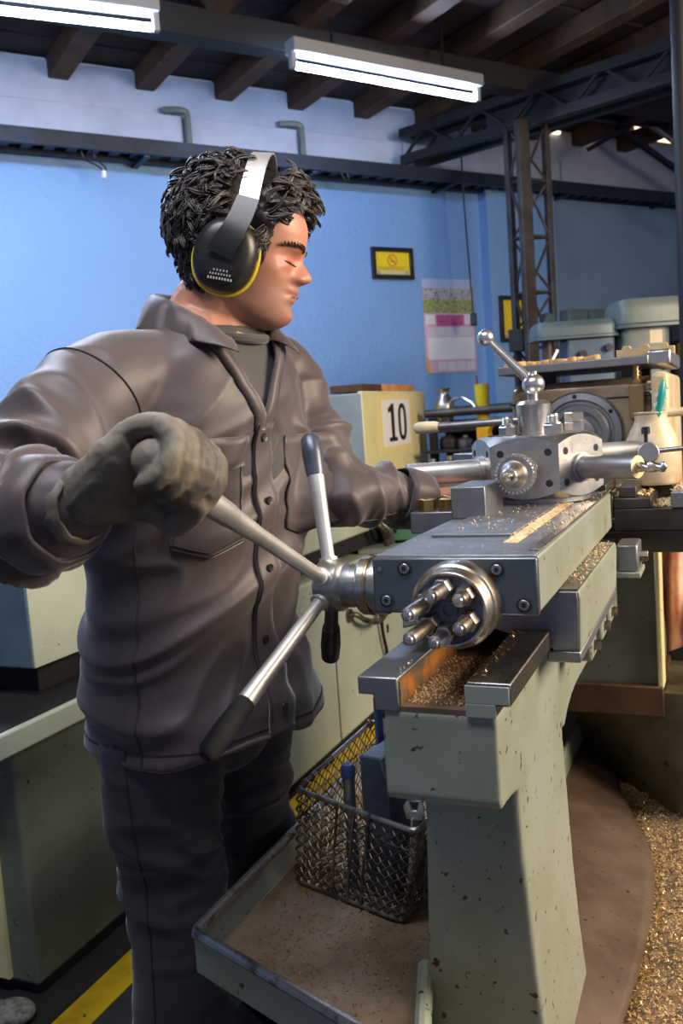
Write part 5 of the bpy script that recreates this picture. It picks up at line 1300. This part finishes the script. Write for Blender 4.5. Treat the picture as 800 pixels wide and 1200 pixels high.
# open the neck and the small V below it
bm = bmesh.new(); bm.from_mesh(jm); kill = []
for f in bm.faces:
    c = f.calc_center_median(); l = (c - V(-.72,1.174,0)).dot(TLv); fr0 = (c - V(-.70,1.171,0)).dot(TF); rr = math.hypot(fr0, l)
    if (rr < .066 and c.z > 1.405) or (rr < .090 and c.z > 1.432) or (fr0 > .02 and c.z > 1.285 + 2.1*abs(l + .004) and abs(l) < .07): kill.append(f)
bmesh.ops.delete(bm, geom=kill, context='FACES'); bm.to_mesh(jm); bm.free()
jacket = as_obj(jm, 'jacket', 'jacket', person)
s_ = jacket.modifiers.new('smooth', 'SMOOTH'); s_.iterations = 4; s_.factor = .45
s_ = jacket.modifiers.new('thick', 'SOLIDIFY'); s_.thickness = .003; s_.offset = -1
dg = bpy.context.evaluated_depsgraph_get()
off_ = np.array(jacket.parent.location)
JB = BVHTree.FromObject(jacket, dg)
def jpart(mb, name, m, parent=None, **k): return mb.build(name, m, jacket if parent is None else parent, **k)
def on_torso(ang, z, lift=.0):
    cx, cy = np.interp(z, tz, tcx), np.interp(z, tz, tcy); a = math.radians(ang); d = TF*math.cos(a) + TLv*math.sin(a)
    hit = JB.ray_cast(V(cx, cy, z) + d*.34, -d)
    if hit[0] is None: return V(cx, cy, z) + d*.2
    return hit[0] + d*lift
def patch(a0, a1, z0, z1, nx, ny, lift, name, m, shape=None, thick=.0022, parent=None):
    mb = MB()
    for j in range(ny+1):
        for i in range(nx+1):
            u, v = i/nx, j/ny; zz = z0 + (z1-z0)*v
            if shape: zz = shape(u, v)
            mb.v.append(on_torso(a0 + (a1-a0)*u, zz, lift))
    # smooth the lifted sheet so that it lies like cloth
    g = [list(mb.v[j*(nx+1):(j+1)*(nx+1)]) for j in range(ny+1)]
    for _ in range(2):
        h_ = [[p.copy() for p in row] for row in g]
        for j in range(ny+1):
            for i in range(nx+1):
                acc = Vector(); c = 0
                for dj, di in ((0,1),(0,-1),(1,0),(-1,0)):
                    if 0 <= j+dj <= ny and 0 <= i+di <= nx: acc += g[j+dj][i+di]; c += 1
                if c == 4: h_[j][i] = g[j][i]*.5 + acc/c*.5
        g = h_
    mb.v = [p for row in g for p in row]
    mb.f = [(j*(nx+1)+i, j*(nx+1)+i+1, (j+1)*(nx+1)+i+1, (j+1)*(nx+1)+i) for j in range(ny) for i in range(nx)]
    o = jpart(mb, name, m, parent, ang=70)
    s_ = o.modifiers.new('thick', 'SOLIDIFY'); s_.thickness = thick; s_.offset = 0
    return o
def seam(pts, name='seam', r=.0013, m='thread'):
    return jpart(MB().tube(pts, r, 5), name, m)
# placket down the front, with buttons
patch(-9, 9, .815, 1.283, 5, 44, .0035, 'placket', 'jacket', thick=.003)
seam([on_torso(-8.2, z, .0062) for z in np.linspace(.82,1.28,50)], 'stitch_line', .0009); seam([on_torso(9.3, z, .002) for z in np.linspace(.82,1.28,50)], 'placket_edge', .0018)
for z in (1.262,1.17,1.07,.96,.86):
    p = on_torso(0, z, .0055); jpart(MB().lathe(p, TF, [(.0058,0),(.0062,.001),(.0058,.0026),(.0040,.0022),(0,.0022)], 16), 'button', 'black')
# chest pocket on the near breast, with flap line and pointed bottom
def pk(u, v): return 1.262 - .145*(1-v) - .018*(1-v)*(1-abs(2*u-1))
patch(-58, -19, 0, 0, 14, 14, .0032, 'chest_pocket', 'jacket', pk)
patch(-59, -18, 1.225, 1.268, 14, 4, .0062, 'pocket_flap', 'jacket', lambda u, v: 1.266 - .040*(1-v) - .010*(1-v)*(1-abs(2*u-1)))
for dz in (.0, .006):
    seam([on_torso(-57 + 37*u, 1.119 + dz - .018*(1-abs(2*u-1)), .0058) for u in np.linspace(0,1,25)], 'stitch_line', .0009)
seam([on_torso(-20.5, z, .0055) for z in np.linspace(1.122,1.26,18)], 'stitch_line', .0009); seam([on_torso(-56.5, z, .0055) for z in np.linspace(1.122,1.26,18)], 'stitch_line', .0009)
patch(24, 50, 0, 0, 10, 10, .0032, 'chest_pocket', 'jacket', lambda u, v: 1.262 - .14*(1-v) - .015*(1-v)*(1-abs(2*u-1)))
# side seam, shoulder seam, hem
seam([on_torso(-74, z, .0008) for z in np.linspace(.815,1.14,34)], 'side_seam', .0016)
seam([on_torso(a, .832, .0008) for a in np.linspace(-150,70,70)], 'hem_stitch', .0010)
mb = MB(); pts = []
for k in range(40):
    a = 2*PI*k/40; dirv = (E_R-S_R).normalized(); u, v, _ = basis(dirv); rd0 = u*math.cos(a) + v*math.sin(a)
    sc_ = S_R.lerp(E_R, .06); hit = JB.ray_cast(sc_ + rd0*.2, -rd0)
    if hit[0] is not None and (hit[0]-sc_).length < .118: pts.append(hit[0] + rd0*.0006)
if len(pts) > 6: seam(pts + pts[:1], 'armhole_seam', .0014)
# collar: a stand and a fall with points
def collar():
    mb = MB(); n = 60
    rows = [[], [], [], [], []]
    for i in range(n+1):
        u = i/n*2-1; ph = u*PI*.93 + PI; fwd = -math.cos(u*PI*.93)   # u=0 back, +-1 front
        ang = PI - abs(u)*PI*.835; sg = 1 if u > 0 else -1
        d = TF*math.cos(ang) + TLv*math.sin(ang)*sg; front = max(0, math.cos(ang))
        c0 = V(-.698,1.171,0)
        te = min(1, max(0, (abs(u)-.66)/.34)); te = te*te*(3-2*te); zt = 1.486 - .082*(abs(u)**2.4); z0 = zt - .030
        rt = .074 + .010*front; 
        fall = .052 - .024*te; spread = .014 + .022*math.sin(min(1,abs(u)*1.1)*PI) + .036*te
        a_ = c0 + d*(rt-.006) + UP*z0; b_ = c0 + d*rt + UP*zt; c_ = c0 + d*(rt+.010) + UP*(zt-.002)
        e_ = c0 + d*(rt+spread) + UP*(zt-fall) - TF*.004*te; m_ = c_.lerp(e_, .5) + UP*.005
        for row, p in zip(rows, (a_, b_, c_, m_, e_)): row.append(p)
    vs = [p for r_ in rows for p in r_]; w_ = n+1
    # keep the fall above the jacket cloth
    for k in range(2*w_, 5*w_):
        loc, nor, idx, dist = JB.find_nearest(vs[k])
        if loc is not None:
            sdist = (vs[k]-loc).dot(nor)
            if sdist < .006: vs[k] = loc + nor*.006
    mb.add(vs, [(j*w_+i, j*w_+i+1, (j+1)*w_+i+1, (j+1)*w_+i) for j in range(4) for i in range(n)])
    o = jpart(mb, 'collar', 'jacket', ang=180)
    s_ = o.modifiers.new('thick', 'SOLIDIFY'); s_.thickness = .003; s_.offset = 1
    s_ = o.modifiers.new('sub', 'SUBSURF'); s_.levels = 1; s_.render_levels = 1
    seam([vs[4*w_+i].lerp(vs[3*w_+i], .12) + UP*.002 for i in range(n+1)], 'collar_stitch', .0008)
collar()
# turned edges of the open front
for s in (-1, 1):
    rows = [[], [], []]
    for z in np.linspace(1.272, 1.42, 18):
        le = s*max(0, (z-1.285)/2.1) - .004 + s*.001
        for row, dl, lf in zip(rows, (-.003, .008, .022), (.004, .0055, .0025)):
            h_ = JB.ray_cast(V(-.72,1.174,z) + TLv*(le + s*max(dl, .012)) + TF*.3, -TF)
            b_ = h_[0] if h_[0] is not None else V(-.6,1.15,z)
            row.append(b_ + TLv*s*(dl - max(dl, .012)) + TF*lf)
    mb = MB(); mb.v = [p for r_ in rows for p in r_]; w_ = 18
    mb.f = [(j*w_+i, j*w_+i+1, (j+1)*w_+i+1, (j+1)*w_+i) for j in range(2) for i in range(w_-1)]
    o = jpart(mb, 'front_edge', 'jacket', ang=180); q_ = o.modifiers.new('thick', 'SOLIDIFY'); q_.thickness = .0035
# t-shirt
ts = MB(); ts.loft([[p + (V(np.interp(z,tz,tcx), np.interp(z,tz,tcy), z) - p).normalized()*.012 for p in tring(z)] for z in np.linspace(1.15,1.425,14)])
t_ = as_obj(remeshed(ts, .006, 3), 't_shirt', 'tshirt', person)
nk = []
for k in range(40):
    a = 2*PI*k/40; d = TF*math.cos(a) + TLv*math.sin(a); nk.append(V(-.694,1.173,0) + d*(.066 + .010*math.cos(a)) + UP*(1.438 - .035*(.5+.5*math.cos(a))))
MB().tube(nk, .007, 8, closed=True).build('neck_band', 'tshirt', t_)
# trousers
tm = MB()
limb(tm, [V(-.782,1.19,.90), V(-.785,1.19,.84)], [.118,.118], 28)
for hh, k, a, o_ in ((HIP_R, KN_R, AN_R, -1), (HIP_L, KN_L, AN_L, 1)):
    limb(tm, [hh + V(0,0,.03), hh + V(0,.0,-.10), k + V(0,0,.10), k + V(.004,0,-.02), k.lerp(a,.5), a + V(0,0,.03)], [.088,.094,.085,.081,.078,.076], 26)
tme = remeshed(tm, .0065, 5)
P = coords(tme); N_ = normals(tme)
q = np.stack([P[:,0]*1.0, P[:,1]*1.0, P[:,2] + .25*P[:,0]], 1)
kn = np.exp(-((P[:,2]-.66)/.13)**2) + .8*np.exp(-((P[:,2]-.16)/.08)**2)
put(tme, P + N_*(.010*(ridge(vn(q,(4,4,11)))-.5)*(.15+kn*.8) + .010*vn(P,(5,5,4)) + .0045*(ridge(vn(q,(7,7,26),(2,2,2)))-.5)*(.2+kn))[:,None])
bm = bmesh.new(); bm.from_mesh(tme); bmesh.ops.delete(bm, geom=[f for f in bm.faces if f.calc_center_median().z > .838], context='FACES'); bm.to_mesh(tme); bm.free()
tr_o = as_obj(tme, 'trousers', 'trousers', person)
TB = BVHTree.FromObject(tr_o, bpy.context.evaluated_depsgraph_get())
pts = []
for z in np.linspace(.12,.832,60):
    c = HIP_R.lerp(KN_R, (0.86-z)/.39) if z > .47 else KN_R.lerp(AN_R, (.47-z)/.38)
    d = (-TLv*.93 + TF*.28).normalized(); h_ = TB.ray_cast(c + d*.3, -d)
    if h_[0] is not None: pts.append(h_[0] + d*.0006)
MB().tube(pts, .0012, 5).build('side_seam', 'thread', tr_o)
# shoes
for a, s in ((AN_R, -1), (AN_L, 1)):
    hx = V(.985,-.17,0); hy = V(.17,.985,0); c = V(a.x, a.y, 0)
    sh = MB(); rr = []
    for u, wd, ht, lf in ((-.085,.020,.055,.01),(-.078,.034,.075,.006),(-.03,.039,.095,.004),(.03,.041,.085,.004),(.09,.047,.062,.004),(.15,.046,.048,.006),(.19,.036,.038,.010),(.212,.016,.026,.014)):
        ring = []
        for k in range(20):
            t = 2*PI*k/20; ring.append(c + hx*u + hy*wd*math.cos(t) + UP*(lf + (ht)*(.5+.5*math.sin(t))))
        rr.append(ring)
    sh.loft(rr); so = sh.build('shoe', 'shoe', person, ang=60)
    sl = [c + hx*u + hy*wd for u, wd in ((-.09,-.02),(-.06,-.04),(.03,-.042),(.10,-.050),(.17,-.044),(.212,-.018),(.218,0),(.212,.018),(.17,.044),(.10,.050),(.03,.042),(-.06,.04),(-.09,.02))]
    MB().prism([p + UP*.001 for p in sl], (0,0,.016)).build('sole', 'black', so, bevel=.002)

# right work glove closed on the capstan grip
gp0, gp1 = V(-.497,.780,1.220), V(-.505,.687,1.266)
ga = (gp1-gp0).normalized(); ge1 = (V(-1,0,0) - ga*V(-1,0,0).dot(ga)).normalized(); ge2 = ga.cross(ge1)
if ge2.z < 0: ge2 = -ge2
gl = MB()
def around(c, deg, rad): a = math.radians(deg); return c + (ge1*(-math.cos(a)) + ge2*math.sin(a))*rad
# angle 180 = towards the arm, 90 = top, 0 = lathe side, -90 = underneath
for k in range(4):
    c = gp0 + ga*(.010 + .0235*k); r_ = (.0122,.0128,.0122,.0112)[k]; ex = (.0,.003,.001,-.003)[k]
    limb(gl, [around(c, 172, .050+ex), around(c, 138, .047+ex), around(c, 92, .040+ex), around(c, 40, .033), around(c, -8, .0285), around(c, -55, .0265), around(c, -92, .0270)], [r_*1.05,r_*1.18,r_*1.05,r_*1.08,r_*.98,r_*.92,r_*.8], 14, 4)
kc_ = gp0 + ga*.045
palm_end = [around(gp0 + ga*(.004 + .028*k), 150, .045) for k in range(4)]
rings = []
wd_ = (kc_ - W_R)
for t, hw2, th2 in ((-.02,.031,.028),(.18,.036,.030),(.45,.044,.029),(.75,.050,.026),(1.0,.048,.020)):
    c = W_R.lerp(around(kc_, 150, .040), t); dirn = (around(kc_,150,.04)-W_R).normalized(); s1 = (ga - dirn*ga.dot(dirn)).normalized(); s2 = dirn.cross(s1)
    rings.append([c + s1*hw2*math.cos(2*PI*k/18) + s2*th2*math.sin(2*PI*k/18) for k in range(18)])
gl.loft(rings)
tb0 = around(gp0 + ga*.0, 195, .060)
limb(gl, [W_R.lerp(tb0, .55), tb0, around(gp0 - ga*.002, 232, .042), around(gp0 + ga*.006, 268, .031), around(gp0 + ga*.014, 305, .029)], [.019,.018,.0155,.0140,.0115], 14, 4)
limb(gl, [gp0 + ga*.010, gp1 - ga*.026], [.019,.019], 16, 3)
glm = remeshed(gl, .003, 4, .5)
P = coords(glm); N_ = normals(glm)
put(glm, P + N_*(.0022*vn(P,(30,30,30)) + .0010*(ridge(vn(P,(60,60,60),(1,2,3)))-.5))[:,None])
glv = as_obj(glm, 'work_glove', 'glove', person)
wdir = (W_R - E_R).normalized(); u_, v_, _ = basis(wdir)
cf = MB(); rr = []
for t, r_ in ((.022,.034),(.010,.037),(-.004,.040),(-.016,.041)):
    rr.append([W_R + wdir*t + (u_*math.cos(2*PI*k/28) + v_*math.sin(2*PI*k/28))*(r_ + .0012*math.sin(k*2.2)) for k in range(28)])
cf.loft(rr, caps=False); o = cf.build('glove_cuff', 'glove', glv, ang=180); s_ = o.modifiers.new('thick','SOLIDIFY'); s_.thickness = .003
# sleeve cuffs
for E, Wp, t0, r_, nm in ((E_R, W_R, .80, .059, 'sleeve_cuff'), (E_L, W_L, .93, .049, 'sleeve_cuff')):
    d = (Wp-E).normalized(); u_, v_, _ = basis(d); c0 = E.lerp(Wp, t0); rr = []
    for h_, k_ in ((-.022,1.02),(-.010,1.07),(.020,1.02),(.034,.93),(.036,.86),(.030,.80)):
        rr.append([c0 + d*h_ + (u_*math.cos(2*PI*k/36) + v_*math.sin(2*PI*k/36))*r_*(k_ + .025*math.sin(k*1.3)) for k in range(36)])
    cf = MB(); cf.loft(rr, caps=False); o = jpart(cf, nm, 'jacket', ang=180); s_ = o.modifiers.new('thick','SOLIDIFY'); s_.thickness = .0025
